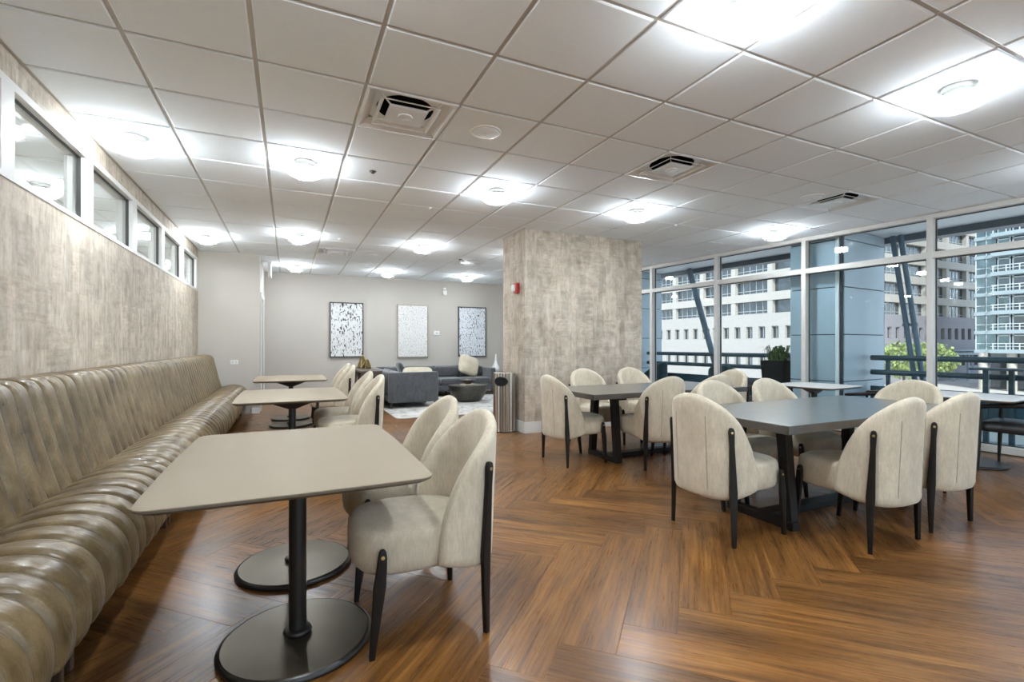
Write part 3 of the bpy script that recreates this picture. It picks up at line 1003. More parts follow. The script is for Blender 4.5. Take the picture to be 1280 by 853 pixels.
def vent_proto():
    r = thing('ceiling_vent', (0, 0, CEIL))
    f = MB()
    square_ring(f, 0.298, 0.012, 0.298, -0.004)
    square_ring(f, 0.298, -0.004, 0.280, -0.006)
    square_ring(f, 0.280, -0.006, 0.220, 0.045)
    f.obj('frame', 'vent', r)
    n = 28
    R = 0.195
    d = MB()
    d.rings([[(R * math.cos(2 * PI * i / n), R * math.sin(2 * PI * i / n), 0.046) for i in range(n)], [(R * math.cos(2 * PI * i / n), R * math.sin(2 * PI * i / n), 0.19) for i in range(n)]], cap=False)
    d.add([(R * math.cos(2 * PI * i / n), R * math.sin(2 * PI * i / n), 0.19) for i in range(n)], [tuple(range(n))])
    d.obj('duct', 'duct', r, smooth=40)
    sq = []
    for i in range(n):
        a = 2 * PI * i / n
        t = 0.222 / max(abs(math.cos(a)), abs(math.sin(a)))
        sq.append((t * math.cos(a), t * math.sin(a), 0.045))
    MB().rings([[(R * math.cos(2 * PI * i / n), R * math.sin(2 * PI * i / n), 0.045) for i in range(n)], sq], cap=False).obj('neck_plate', 'vent', r)
    for nm, h0, h1, zt in (('louvre', 0.205, 0.178, 0.012),):
        c = MB()
        square_ring(c, h0, -0.008, h1, zt)
        square_ring(c, h1, zt, h1 - 0.006, zt)
        square_ring(c, h1 - 0.006, zt, h0 - 0.008, -0.008)
        square_ring(c, h0 - 0.008, -0.008, h0, -0.008)
        c.obj(nm, 'vent', r)
    e = MB()
    e.add([(-0.132, -0.132, -0.008), (0.132, -0.132, -0.008), (0.132, 0.132, -0.008), (-0.132, 0.132, -0.008)], [(3, 2, 1, 0)])
    square_ring(e, 0.132, -0.008, 0.128, 0.004)
    e.obj('centre_plate', 'vent', r)
    MB().lathe([(0.0, -0.008), (0.05, -0.008), (0.047, -0.014), (0.0, -0.018)], 20).obj('centre_cap', 'vent', r, smooth=50)
    for sx, sy in ((1, 1), (1, -1), (-1, 1), (-1, -1)):
        MB().beam((sx * 0.125, sy * 0.125, 0.0), (sx * 0.21, sy * 0.21, 0.035), 0.006, 0.012).obj('strut', 'vent', r)
    return r
vlab = ['square louvred ceiling vent over the gap between bench tables and dining tables', 'square louvred ceiling vent over the dark table next to the papered column',
        'square louvred ceiling vent over the aisle by the glazed wall', 'square louvred ceiling vent above the last bench chairs', 'square louvred ceiling vent above the sofa rug']
vp = vent_proto()
for k, (p, lab) in enumerate(zip(VENTS, vlab)):
    if k == 0:
        vp.location = (p[0], p[1], CEIL)
        tag(vp, lab, 'vent', 'square ceiling vents')
    else:
        dup(vp, (p[0], p[1], CEIL), 0, lab)

def speaker(x, y, lab):
    r = thing('ceiling_speaker', (x, y, CEIL), 0, lab, 'speaker', 'round ceiling speakers')
    MB().lathe([(0.0, 0.003), (0.115, 0.003), (0.115, -0.006), (0.105, -0.009), (0.0, -0.009)], 32).obj('rim', 'white_plastic', r, smooth=40)
    MB().lathe([(0.0, -0.009), (0.098, -0.009), (0.09, -0.013), (0.0, -0.016)], 32).obj('grille', 'tile', r, smooth=60)
    MB().lathe([(0.0, -0.0155), (0.008, -0.0155), (0.008, -0.018), (0.0, -0.018)], 10).obj('badge', 'alu', r)
speaker(1.355, 3.391, 'round white ceiling speaker next to the large louvred vent')
speaker(5.18, 3.391, 'round white ceiling speaker beside the vent by the glazed wall')
speaker(1.355, 8.881, 'round white ceiling speaker above the end of the rug')

def sprinkler(x, y, dark, lab):
    r = thing('sprinkler_head' if not dark else 'ceiling_sensor', (x, y, CEIL), 0, lab, 'sprinkler' if not dark else 'sensor', None if dark else 'ceiling sprinklers')
    m = 'gasket' if dark else 'white_plastic'
    MB().lathe([(0.0, 0.002), (0.032, 0.002), (0.03, -0.006), (0.0, -0.006)], 16).obj('plate', 'white_plastic' if not dark else m, r, smooth=40)
    MB().lathe([(0.0, -0.006), (0.022, -0.006), (0.016, -0.02), (0.0, -0.024)], 16).obj('cap', m, r, smooth=50)
sprinkler(0.71, 4.60, True, 'small black round sensor on the white ceiling')
sprinkler(4.72, 4.95, False, 'tiny white sprinkler cap by the dark table ceiling lamp')
sprinkler(0.70, 7.75, False, 'tiny white sprinkler cap above the bench chairs')
sprinkler(1.50, 5.55, False, 'tiny white sprinkler cap before the papered column')
sprinkler(0.71, 10.1, False, 'tiny white sprinkler cap near the white end wall')

r = thing('hanging_sign_box', (-0.33, 10.5, CEIL), 0, 'slim white box hanging edge-on from the ceiling near the recess', 'sign')
MB().box((-0.03, -0.16, -0.30), (0.03, 0.16, -0.03)).obj('housing', 'white_plastic', r, bevel=0.012)
MB().box((-0.045, -0.06, -0.03), (0.045, 0.06, 0.004)).obj('mount', 'white_plastic', r, bevel=0.006)

# ------------------------------------------------------------------ banquette
def build_bench():
    y0, pitch, nch = 0.30, 0.1438, 65
    r = thing('banquette_bench', (XL, y0, 0), 0, 'long channel-stitched brown leather banquette along the papered wall', 'bench')
    back = [(0.005, 0.36), (0.005, 1.02), (0.05, 1.042), (0.14, 1.048), (0.195, 1.038), (0.228, 1.00), (0.246, 0.93), (0.285, 0.76), (0.325, 0.60), (0.358, 0.48), (0.370, 0.40), (0.372, 0.36)]
    seat = [(0.30, 0.42), (0.345, 0.475), (0.42, 0.505), (0.53, 0.525), (0.63, 0.515), (0.705, 0.475), (0.755, 0.405), (0.772, 0.32), (0.765, 0.25), (0.735, 0.215), (0.30, 0.215)]
    def channel(name, prof, bulge, fixed_first, fixed_last):
        P = [prof[0]] + catmull(prof[fixed_first:len(prof) - fixed_last], 3) + list(prof[len(prof) - fixed_last:])
        n = len(P)
        nor = []
        for i in range(n):
            a, b = P[i - 1], P[(i + 1) % n]
            dx, dz = b[0] - a[0], b[1] - a[1]
            l = math.hypot(dx, dz) or 1
            nor.append((-dz / l, dx / l))
        # make normals point outwards
        A = sum(P[i][0] * P[(i + 1) % n][1] - P[(i + 1) % n][0] * P[i][1] for i in range(n))
        s = -1 if A > 0 else 1
        rings = []
        K = 9
        for k in range(K):
            t = -1 + 2 * k / (K - 1)
            amt = bulge * ((1 - abs(t) ** 2.8) ** 0.6) - 0.013
            ring = []
            for i, (p, q) in enumerate(zip(P, nor)):
                w = 1.0
                if p[0] < 0.02 or p[1] < 0.225 or (name == 'back_channel' and p[1] < 0.42) or (name == 'seat_channel' and p[0] < 0.33):
                    w = 0.0
                sc = s * amt * w
                ring.append((p[0] + q[0] * sc, (t * 0.5) * pitch, p[1] + q[1] * sc))
            rings.append(ring)
        return MB().rings(rings).mesh(name, 'leather', smooth=55)
    mb = channel('back_channel', back, 0.026, 1, 1)
    ms = channel('seat_channel', seat, 0.026, 0, 1)
    for k in range(nch):
        y = (k + 0.5) * pitch
        place('back_channel', mb, r, (0, y, rnd.uniform(-0.003, 0.003)))
        place('seat_channel', ms, r, (rnd.uniform(-0.005, 0.005), y, rnd.uniform(-0.003, 0.002)))
    L = nch * pitch
    MB().box((0.02, 0.0, 0.10), (0.60, L, 0.215)).obj('plinth', 'leg_wood', r)
    for y in (0.3, 1.95, 3.6, 5.25, 6.9, 8.55, 9.2):
        for dy in (0.0, 0.09):
            MB().box((0.60, y + dy, 0.0), (0.66, y + dy + 0.03, 0.216)).obj('leg', 'bronze_leg', r, bevel=0.004)
        MB().box((0.05, y, 0.0), (0.11, y + 0.04, 0.12)).obj('leg', 'leg_wood', r)
build_bench()

# ------------------------------------------------------------------ pedestal tables
def pedestal(b_parent, x, y, h, r=0.295):
    MB().lathe([(0.0, 0.001), (r - 0.012, 0.001), (r - 0.012, 0.020), (r - 0.016, 0.0265), (0.09, 0.031), (0.0, 0.0325)], 56, (x, y, 0)).obj('base_disc', 'base_metal', b_parent, smooth=50)
    MB().lathe([(r - 0.012, 0.0), (r, 0.004), (r + 0.002, 0.012), (r - 0.002, 0.020), (r - 0.012, 0.0255)], 56, (x, y, 0), cap=False).obj('base_rim', 'black_metal', b_parent, smooth=60)
    MB().lathe([(0.034, 0.03), (0.034, h - 0.03)], 24, (x, y, 0), cap=False).obj('pole', 'black_metal', b_parent, smooth=50)
    MB().lathe([(0.035, 0.032), (0.05, 0.034), (0.056, 0.044), (0.05, 0.055), (0.035, 0.058)], 24, (x, y, 0), cap=False).obj('collar', 'black_metal', b_parent, smooth=60)
    MB().rings([rect(x, y, 0.036, 0.036, h - 0.085), rect(x, y, 0.22, 0.05, h - 0.012), rect(x, y, 0.22, 0.05, h - 0.002)]).obj('top_bracket', 'black_metal', b_parent, bevel=0.003)

def rect(x, y, hx, hy, z):
    return [(x - hx, y - hy, z), (x + hx, y - hy, z), (x + hx, y + hy, z), (x - hx, y + hy, z)]

def laminate_top(parent, hx, hy, h, bow, mat='taupe'):
    P = rrect(-hx, -hy, hx, hy, 0.055, 6, bow)
    def sc(k):
        return [(x * (1 - k / hx), y * (1 - k / hy)) for x, y in P]
    o = MB().rings([[(x, y, h - 0.0255) for x, y in sc(0.022)], [(x, y, h - 0.012) for x, y in sc(0.002)], [(x, y, h - 0.0035) for x, y in P]]).obj('edge_band', 'taupe_edge', parent, smooth=40)
    MB().rings([[(x, y, h - 0.0034) for x, y in P], [(x, y, h - 0.0008) for x, y in sc(0.0008)], [(x, y, h) for x, y in sc(0.003)]]).obj('table_top', mat, parent, smooth=40)

def bench_table(y, lab):
    r = thing('bench_table', (0.035, y, 0), 0, lab, 'table', 'taupe pedestal tables along the banquette')
    h = 0.705
    pedestal(r, 0, -0.375, h - 0.024)
    pedestal(r, 0, 0.375, h - 0.024)
    laminate_top(r, 0.495, 0.70, h, 0.012)
    return r
bt = bench_table(2.57, 'taupe two-pedestal bench table farthest from the white return wall')
dup(bt, (0.035, 5.62, 0), 0, 'taupe two-pedestal bench table, the middle one of the row of three')
dup(bt, (0.035, 8.42, 0), 0, 'taupe two-pedestal bench table closest to the white return wall')

def cafe_table(x, y, rz, lab):
    r = thing('cafe_table', (x, y, 0), rz, lab, 'table', 'square tables by the glazed wall')
    pedestal(r, 0, 0, 0.68, 0.28)
    laminate_top(r, 0.40, 0.40, 0.705, 0.012, 'glare_top')
cafe_table(6.40, 2.52, WALL_ROT, 'square glare-lightened pedestal table by the glass with a black armchair at its near side')
cafe_table(6.20, 4.03, WALL_ROT, 'square glare-lightened pedestal table by the glass in front of the clad pier')

# ------------------------------------------------------------------ upholstered dining chair
def chair_proto():
    r = thing('dining_chair')
    a, b_, n_, yc, yfr = 0.232, 0.185, 2.7, -0.10, -0.012
    dense = []
    for k in range(61):
        t = PI / 2 * k / 60
        dense.append((a * math.sin(t) ** (2 / n_), yc - b_ * max(math.cos(t), 0) ** (2 / n_)))
    for k in range(1, 13):
        dense.append((a + 0.010 * (k / 12), yc + (yfr - yc) * k / 12))
    cum = [0.0]
    for i in range(1, len(dense)):
        cum.append(cum[-1] + math.dist(dense[i], dense[i - 1]))
    S = cum[-1]
    def at(s):
        sg = 1 if s >= 0 else -1
        q = abs(s) * S
        for i in range(1, len(dense)):
            if cum[i] >= q - 1e-9:
                t = (q - cum[i - 1]) / max(cum[i] - cum[i - 1], 1e-9)
                x = dense[i - 1][0] + (dense[i][0] - dense[i - 1][0]) * t
                y = dense[i - 1][1] + (dense[i][1] - dense[i - 1][1]) * t
                dx, dy = dense[i][0] - dense[i - 1][0], dense[i][1] - dense[i - 1][1]
                l = math.hypot(dx, dy)
                return (sg * x, y), (sg * dy / l, -dx / l)
        return (sg * dense[-1][0], dense[-1][1]), (sg, 0)
    def ztop(s):
        return 0.318 + 0.602 * max(0.0, 1 - abs(s) ** 2.05) ** 0.5
    def zbot(s):
        return 0.268 + 0.050 * abs(s) ** 3.5
    KS, KT = 41, 15
    svals = [math.sin(PI / 2 * (-1 + 2 * i / (KS - 1))) for i in range(KS)]
    def surf(s, t, side):
        (x, y), (nx, ny) = at(s)
        z0, z1 = zbot(s), ztop(s)
        z = z0 + (z1 - z0) * t
        hgt = z1 - z0
        e = min(t, 1 - t) * hgt
        th = 0.027 * min(1.0, math.sqrt(max(0.0, 1 - (1 - min(e / 0.03, 1.0)) ** 2)))
        th *= min(1.0, math.sqrt(max(0, 1 - max(0, (abs(s) - 0.93) / 0.07) ** 2)) + 0.0)
        y2 = y - 0.028 * (z - 0.28) / 0.64
        return (x + nx * th * side, y2 + ny * th * side, z)
    ts = [0.5 - 0.5 * math.cos(PI * j / (KT - 1)) for j in range(KT)]
    b = MB()
    for side in (1, -1):
        vs = [surf(s, t, side) for s in svals for t in ts]
        fs = []
        for i in range(KS - 1):
            for j in range(KT - 1):
                q = (i * KT + j, (i + 1) * KT + j, (i + 1) * KT + j + 1, i * KT + j + 1)
                fs.append(q if side > 0 else q[::-1])
        b.add(vs, fs)
    bk = b.obj('backrest', 'fabric', r, smooth=80, weld=0.0012)
    for s in (-0.27, 0.27):
        pts = []
        for j in range(9):
            t = 0.10 + 0.72 * j / 8
            p = surf(s, t, 1)
            (x, y), (nx, ny) = at(s)
            pts.append((p[0] - nx * 0.001, p[1] - ny * 0.001, p[2]))
        MB().tube(pts, 0.0032, 5).obj('seam', 'seam', bk, smooth=60)
    # seat cushion
    def plan(k):
        out = []
        for i in range(40):
            th = 2 * PI * i / 40
            c, s = math.cos(th), math.sin(th)
            e = 0.62
            x = 0.238 * (abs(c) ** e) * (1 if c >= 0 else -1)
            y = 0.045 + 0.265 * (abs(s) ** e) * (1 if s >= 0 else -1)
            if y < 0:
                x *= 1 - 0.30 * (min(1, -y / 0.22)) ** 1.6
            out.append((x * k, 0.03 + (y - 0.03) * k))
        return out
    zs = [(0.80, 0.302), (0.92, 0.306), (0.985, 0.325), (1.0, 0.36), (1.0, 0.42), (0.99, 0.45), (0.955, 0.472), (0.88, 0.484), (0.6, 0.494), (0.25, 0.497)]
    MB().rings([[(x, y, z) for x, y in plan(k)] for k, z in zs]).obj('seat', 'fabric', r, smooth=70)
    # legs: flat tapering boards
    def leg(sx, levels, th):
        rs = []
        for z, xc, ycn, w in levels:
            rs.append([(sx * xc - th / 2, ycn - w / 2, z), (sx * xc + th / 2, ycn - w / 2, z), (sx * xc + th / 2, ycn + w / 2, z), (sx * xc - th / 2, ycn + w / 2, z)])
        return MB().rings(rs).obj('leg', 'leg_wood', r, bevel=0.003, smooth=35)
    for sx in (-1, 1):
        (px_, py_), (nx_, ny_) = at(sx * 0.555)
        def cpt(z, w, off):
            oy = py_ - 0.028 * (max(z, 0.28) - 0.28) / 0.64
            c = (px_ + nx_ * off, oy + ny_ * off)
            tx, ty = -ny_, nx_
            hw, ht = w / 2, 0.011
            return [(c[0] - tx * hw - nx_ * ht, c[1] - ty * hw - ny_ * ht, z), (c[0] + tx * hw - nx_ * ht, c[1] + ty * hw - ny_ * ht, z),
                    (c[0] + tx * hw + nx_ * ht, c[1] + ty * hw + ny_ * ht, z), (c[0] - tx * hw + nx_ * ht, c[1] - ty * hw + ny_ * ht, z)]
        lv = [(0.0, 0.022, 0.045), (0.16, 0.034, 0.042), (0.33, 0.046, 0.039), (0.45, 0.038, 0.039), (0.62, 0.028, 0.039), (0.675, 0.032, 0.039), (0.70, 0.034, 0.039), (0.718, 0.026, 0.039), (0.726, 0.012, 0.039)]
        lr = MB().rings([cpt(*q) for q in lv]).obj('leg', 'leg_wood', r, bevel=0.003, smooth=35)
        oy_ = py_ - 0.028 * (0.697 - 0.28) / 0.64
        MB().lathe([(0.0, -0.003), (0.0075, -0.003), (0.0075, 0.0015), (0.0, 0.0025)], 12).obj('bolt', 'brass', lr, (px_ + nx_ * 0.0505, oy_ + ny_ * 0.0505, 0.697), rot=(0, PI / 2, math.atan2(ny_, nx_)), smooth=40)
        lf = leg(sx, [(0.0, 0.236, 0.250, 0.022), (0.14, 0.241, 0.236, 0.034), (0.28, 0.246, 0.222, 0.048), (0.35, 0.247, 0.214, 0.038), (0.395, 0.247, 0.211, 0.034), (0.418, 0.247, 0.210, 0.026), (0.427, 0.247, 0.210, 0.012)], 0.022)
        MB().lathe([(0.0, -0.003), (0.0075, -0.003), (0.0075, 0.0015), (0.0, 0.0025)], 12).obj('bolt', 'brass', lf, (sx * 0.2585, 0.211, 0.398), rot=(0, sx * PI / 2, 0), smooth=40)
    return r
CH = chair_proto()
Q = PI / 2
CHAIRS = [
    (0.545, 2.17, Q, 'cream dining chair at the first bench table, on its corner nearest the open floor', 'bench'),
    (0.585, 2.83, Q, 'cream dining chair at the first bench table, beside the middle table', 'bench'),
    (0.57, 5.16, Q, 'cream dining chair at the middle bench table, on the first table side', 'bench'),
    (0.57, 5.90, Q, 'cream dining chair at the middle bench table, on the last table side', 'bench'),
    (0.60, 7.82, Q, 'cream dining chair at the last bench table, on the middle table side', 'bench'),
    (0.605, 8.50, Q, 'cream dining chair at the last bench table, nearest the white end wall', 'bench'),
    (2.665, 2.33, -Q, 'cream dining chair at the aisle end of the dark table farther from the column', 'B1'),
    (3.352, 1.905, 0.0, 'cream dining chair with its back to the open floor, nearer the bench tables', 'B1'),
    (4.055, 1.925, 0.0, 'cream dining chair with its back to the open floor, nearer the glazed wall', 'B1'),
    (3.345, 2.77, PI, 'cream dining chair between the two dark tables facing the open floor, aisle end', 'B1'),
    (4.02, 2.77, PI, 'cream dining chair between the two dark tables facing the open floor, window end', 'B1'),
    (4.715, 2.37, Q, 'cream dining chair at the window end of the dark table farther from the column', 'B1'),
    (2.745, 4.375, -Q, 'cream dining chair at the aisle end of the dark table by the papered column', 'B2'),
    (3.412, 3.94, 0.0, 'cream dining chair between the two dark tables facing the column, aisle end', 'B2'),
    (4.055, 3.93, 0.0, 'cream dining chair between the two dark tables facing the column, window end', 'B2'),
    (3.50, 5.03, PI, 'cream dining chair with its back to the papered column, aisle end', 'B2'),
    (4.24, 5.03, PI, 'cream dining chair with its back to the papered column, window end', 'B2'),
    (4.80, 4.33, Q, 'cream dining chair at the window end of the dark table by the papered column', 'B2'),
]
GN = {'bench': 'cream chairs at the bench tables', 'B1': 'cream chairs around the front dark table', 'B2': 'cream chairs around the dark table by the column'}
for k, (x, y, rz, lab, g) in enumerate(CHAIRS):
    if k == 0:
        CH.location = (x, y, 0)
        CH.rotation_euler = (0, 0, rz)
        tag(CH, lab, 'chair', GN[g])
    else:
        dup(CH, (x, y, 0), rz, lab, GN[g])

# ------------------------------------------------------------------ dark trestle tables
def dark_table(x0, x1, y0, y1, tl, tr, lab):
    cx, cy = (x0 + x1) / 2, (y0 + y1) / 2
    hx, hy = (x1 - x0) / 2, (y1 - y0) / 2
    r = thing('trestle_table', (cx, cy, 0), 0, lab, 'table', 'dark trestle dining tables')
    P = rrect(-hx, -hy, hx, hy, 0.012, 2)
    MB().prism(P, 0.697, 0.75).obj('table_top', 'dark_table', r, bevel=0.003)
    for sx in (-1, 1):
        xx = (tl if sx < 0 else tr) - cx
        for sy in (-1, 1):
            MB().rings([rect(xx, sy * 0.225, 0.035, 0.03, 0.055), rect(xx, sy * 0.17, 0.035, 0.036, 0.697)]).obj('leg', 'leg_wood', r, bevel=0.003)
        MB().box((xx - 0.035, -0.265, 0.0), (xx + 0.035, 0.265, 0.055)).obj('foot_bar', 'leg_wood', r, bevel=0.003)
        MB().box((xx - 0.05, -0.32, 0.66), (xx + 0.05, 0.32, 0.697)).obj('top_bar', 'leg_wood', r, bevel=0.003)
    MB().box((tl - cx + 0.035, -0.05, 0.0), (tr - cx - 0.035, 0.05, 0.05)).obj('stretcher', 'leg_wood', r, bevel=0.003)
dark_table(2.665, 4.76, 1.88, 2.83, 3.035, 4.36, 'dark wood trestle dining table farther from the papered column')
dark_table(2.645, 4.74, 3.84, 4.79, 3.105, 4.375, 'dark wood trestle dining table next to the papered column')

# ------------------------------------------------------------------ black armchairs at the cafe tables
def armchair_proto():
    r = thing('black_armchair')
    P = rrect(-0.29, -0.25, 0.29, 0.26, 0.10, 5)
    def sc(k):
        return [(x * k, y * k) for x, y in P]
    MB().rings([[(x, y, z) for x, y in sc(k)] for k, z in ((0.90, 0.385), (0.97, 0.39), (1.0, 0.42), (0.98, 0.455), (0.9, 0.475), (0.5, 0.485))]).obj('seat', 'vinyl', r, smooth=60)
    for sx in (-1, 1):
        for y, zt in ((0.22, 0.62), (-0.24, 0.66)):
            MB().tube([(sx * 0.30, y * 1.06, 0.0), (sx * 0.30, y, 0.40), (sx * 0.295, y * 0.96, zt)], [0.011, 0.02, 0.013], 10).obj('leg', 'leg_wood', r, smooth=60)
    pts = []
    for k in range(25):
        t = PI * k / 24
        pts.append((0.30 * math.cos(t), -0.20 - 0.10 * math.sin(t) + (0.42 * abs(math.cos(t)) ** 6), 0.622 + 0.07 * math.sin(t)))
    MB().tube(pts, 0.020, 8).obj('arm_rail', 'leg_wood', r, smooth=60)
    rings = []
    for k in range(17):
        t = PI * (0.12 + 0.76 * k / 16)
        x, y = 0.285 * math.cos(t), -0.20 - 0.09 * math.sin(t)
        z0, z1 = 0.55, 0.625 + 0.09 * math.sin(t)
        nx, ny = math.cos(t), -math.sin(t)
        rings.append([(x + nx * 0.018, y + ny * 0.018, z0), (x + nx * 0.018, y + ny * 0.018, z1), (x - nx * 0.018, y - ny * 0.018, z1), (x - nx * 0.018, y - ny * 0.018, z0)])
    MB().rings(rings).obj('back_pad', 'vinyl', r, smooth=50, bevel=0.008)
    return r
AC = armchair_proto()
AC.location = (6.44, 2.16, 0)
AC.rotation_euler = (0, 0, WALL_ROT)
tag(AC, 'black armchair with tapered wood legs at the near side of the square table', 'chair', 'black armchairs by the glass')
dup(AC, (6.20, 4.78, 0), PI - 0.2, 'black armchair beyond the square table, facing the open floor')
dup(AC, (6.44, 3.42, 0), 0.15, 'black armchair between the two square tables by the glass')

# ------------------------------------------------------------------ lounge: rug, sofa, tables
rug = MB().prism(rrect(1.62, 8.0, 5.1, 11.0, 0.01, 2), 0.0005, 0.011).obj('area_rug', 'rug', bevel=0.003)
tag(rug, 'faded grey and ivory area rug under the sofa and bowl table', 'rug')

def cushion(b0, b1, name, mat, parent, rad=0.05, seg=4):
    return MB().box(b0, b1).obj(name, mat, parent, bevel=rad, seg=seg, smooth=60)

sf = thing('sectional_sofa', (1.72, 9.2, 0), 0, 'charcoal grey corner sofa below the paintings, its arm panel towards the tables', 'sofa')
def S(x, y, z):
    return (x - 1.72, y - 9.2, z)
cushion(S(1.72, 9.32, 0.13), S(2.64, 11.76, 0.27), 'base_frame', 'sofa', sf, 0.015, 2)
cushion(S(2.64, 10.92, 0.13), S(4.50, 11.76, 0.27), 'base_frame', 'sofa', sf, 0.015, 2)
cushion(S(1.72, 9.2, 0.12), S(2.68, 9.33, 0.70), 'arm', 'sofa', sf, 0.03, 3)
cushion(S(1.72, 9.335, 0.27), S(1.86, 11.76, 0.70), 'back_frame', 'sofa', sf, 0.03, 3)
cushion(S(1.86, 11.63, 0.27), S(4.50, 11.76, 0.70), 'back_frame', 'sofa', sf, 0.03, 3)
cushion(S(4.505, 10.92, 0.13), S(4.63, 11.76, 0.66), 'arm', 'sofa', sf, 0.03, 3)
for y0, y1 in ((9.335, 10.12), (10.13, 10.90)):
    cushion(S(1.87, y0, 0.272), S(2.66, y1, 0.43), 'seat_cushion', 'sofa', sf, 0.045)
    cushion(S(1.865, y0, 0.435), S(2.03, y1, 0.69), 'back_cushion', 'sofa', sf, 0.05)
for x0, x1 in ((2.04, 2.61), (2.62, 3.235), (3.245, 3.86), (3.87, 4.49)):
    cushion(S(x0, 10.91, 0.272), S(x1, 11.62, 0.43), 'seat_cushion', 'sofa', sf, 0.045)
    cushion(S(x0, 11.45, 0.435), S(x1, 11.625, 0.69), 'back_cushion', 'sofa', sf, 0.05)
for x, y in ((1.77, 9.25), (2.62, 9.25), (1.77, 11.7), (2.62, 10.0), (3.6, 10.97), (4.57, 10.97), (4.57, 11.7), (3.6, 11.7)):
    MB().box(S(x - 0.015, y - 0.015, 0.011), S(x + 0.015, y + 0.015, 0.14)).obj('leg', 'black_metal', sf)

def pillow(name, loc, size, rot, mat, lab):
    rings = []
    n = 32
    for k in range(11):
        t = -1 + 2 * k / 10
        w = (1 - abs(t) ** 2.6) ** 0.5
        ring = []
        for i in range(n):
            a = 2 * PI * i / n
            c, s = math.cos(a), math.sin(a)
            e = 0.42
            x = abs(c) ** e * (1 if c > 0 else -1)
            y = abs(s) ** e * (1 if s > 0 else -1)
            k2 = 0.25 + 0.75 * w
            ring.append((x * size[0] / 2 * k2, y * size[1] / 2 * k2, t * size[2] / 2))
        rings.append(ring)
    o = MB().rings(rings).obj(name, mat, None, loc, smooth=80, rot=rot)
    return tag(o, lab, 'pillow', 'sofa pillows')
pillow('throw_pillow', (4.05, 11.285, 0.715), (0.54, 0.50, 0.16), (1.2, 0.32, 0.1), 'pillow', 'cream throw pillow propped on its corner against the sofa back')
pillow('throw_pillow', (2.37, 9.60, 0.605), (0.60, 0.42, 0.14), (0.85, 0.0, -0.1), 'pillow', 'cream lumbar pillow leaning on the sofa arm panel')
pillow('throw_pillow', (2.19, 10.25, 0.655), (0.44, 0.44, 0.13), (0.0, 1.15, 0.0), 'sofa', 'grey throw pillow leaning on the side back of the sofa')

ctb = thing('bowl_coffee_table', (3.52, 9.85, 0.011), 0, 'round dark hammered metal bowl-shaped coffee table on the rug', 'coffee table')
MB().lathe([(0.0, 0.0), (0.21, 0.0), (0.27, 0.02), (0.34, 0.10), (0.40, 0.22), (0.425, 0.345), (0.42, 0.355), (0.41, 0.345), (0.395, 0.33)], 40, cap=False).obj('bowl', 'hammered', ctb, smooth=60)
MB().lathe([(0.0, 0.33), (0.405, 0.33), (0.405, 0.345), (0.0, 0.345)], 40).obj('tray_top', 'hammered', ctb, smooth=40)
bk = MB().box((-0.14, -0.10, 0), (0.14, 0.10, 0.028)).obj('coffee_table_book', 'pillow', None, (3.50, 9.80, 0.357), rot=(0, 0, 0.3), bevel=0.003)
tag(bk, 'pale book lying flat on the bowl coffee table', 'book')
wb = MB().lathe([(0.0, 0.0), (0.07, 0.0), (0.09, 0.02), (0.17, 0.085), (0.165, 0.09), (0.08, 0.03), (0.0, 0.022)], 28, cap=False).obj('wooden_bowl', 'console', None, (3.50, 9.80, 0.386), smooth=60)
tag(wb, 'brown wooden bowl on the pale book', 'bowl')

cn = thing('console_table', (1.40, 10.05, 0), 0, 'dark walnut console with arched ends behind the sofa', 'console')
MB().box((-0.19, -0.86, 0.70), (0.19, 0.86, 0.74)).obj('console_top', 'console', cn, bevel=0.006)
def arch_panel(y, th):
    n = 16
    inner = [(-0.125, 0.0)] + [(0.125 * math.cos(PI - PI * k / n), 0.53 + 0.125 * math.sin(PI - PI * k / n)) for k in range(n + 1)] + [(0.125, 0.0)]
    outer = [(-0.18, 0.0)] + [(max(-0.18, min(0.18, 0.30 * math.cos(PI - PI * k / n))), 0.53 if k in (0, n) else 0.70) for k in range(n + 1)] + [(0.18, 0.0)]
    b = MB()
    m = len(inner)
    vs = [(x, y, z) for x, z in inner] + [(x, y, z) for x, z in outer] + [(x, y + th, z) for x, z in inner] + [(x, y + th, z) for x, z in outer]
    fs = []
    for i in range(m - 1):
        fs += [(i, i + 1, m + i + 1, m + i), (2 * m + i, 3 * m + i, 3 * m + i + 1, 2 * m + i + 1), (i, 2 * m + i, 2 * m + i + 1, i + 1), (m + i, m + i + 1, 3 * m + i + 1, 3 * m + i)]
    fs += [(0, m, 3 * m, 2 * m), (m - 1, 3 * m - 1, 4 * m - 1, 2 * m - 1)]
    return b.add(vs, fs)
for y in (-0.84, -0.28, 0.28, 0.80):
    arch_panel(y, 0.04).obj('arch_panel', 'console', cn)
MB().box((0.15, -0.80, 0.0), (0.18, 0.80, 0.70)).obj('rear_panel', 'console', cn)

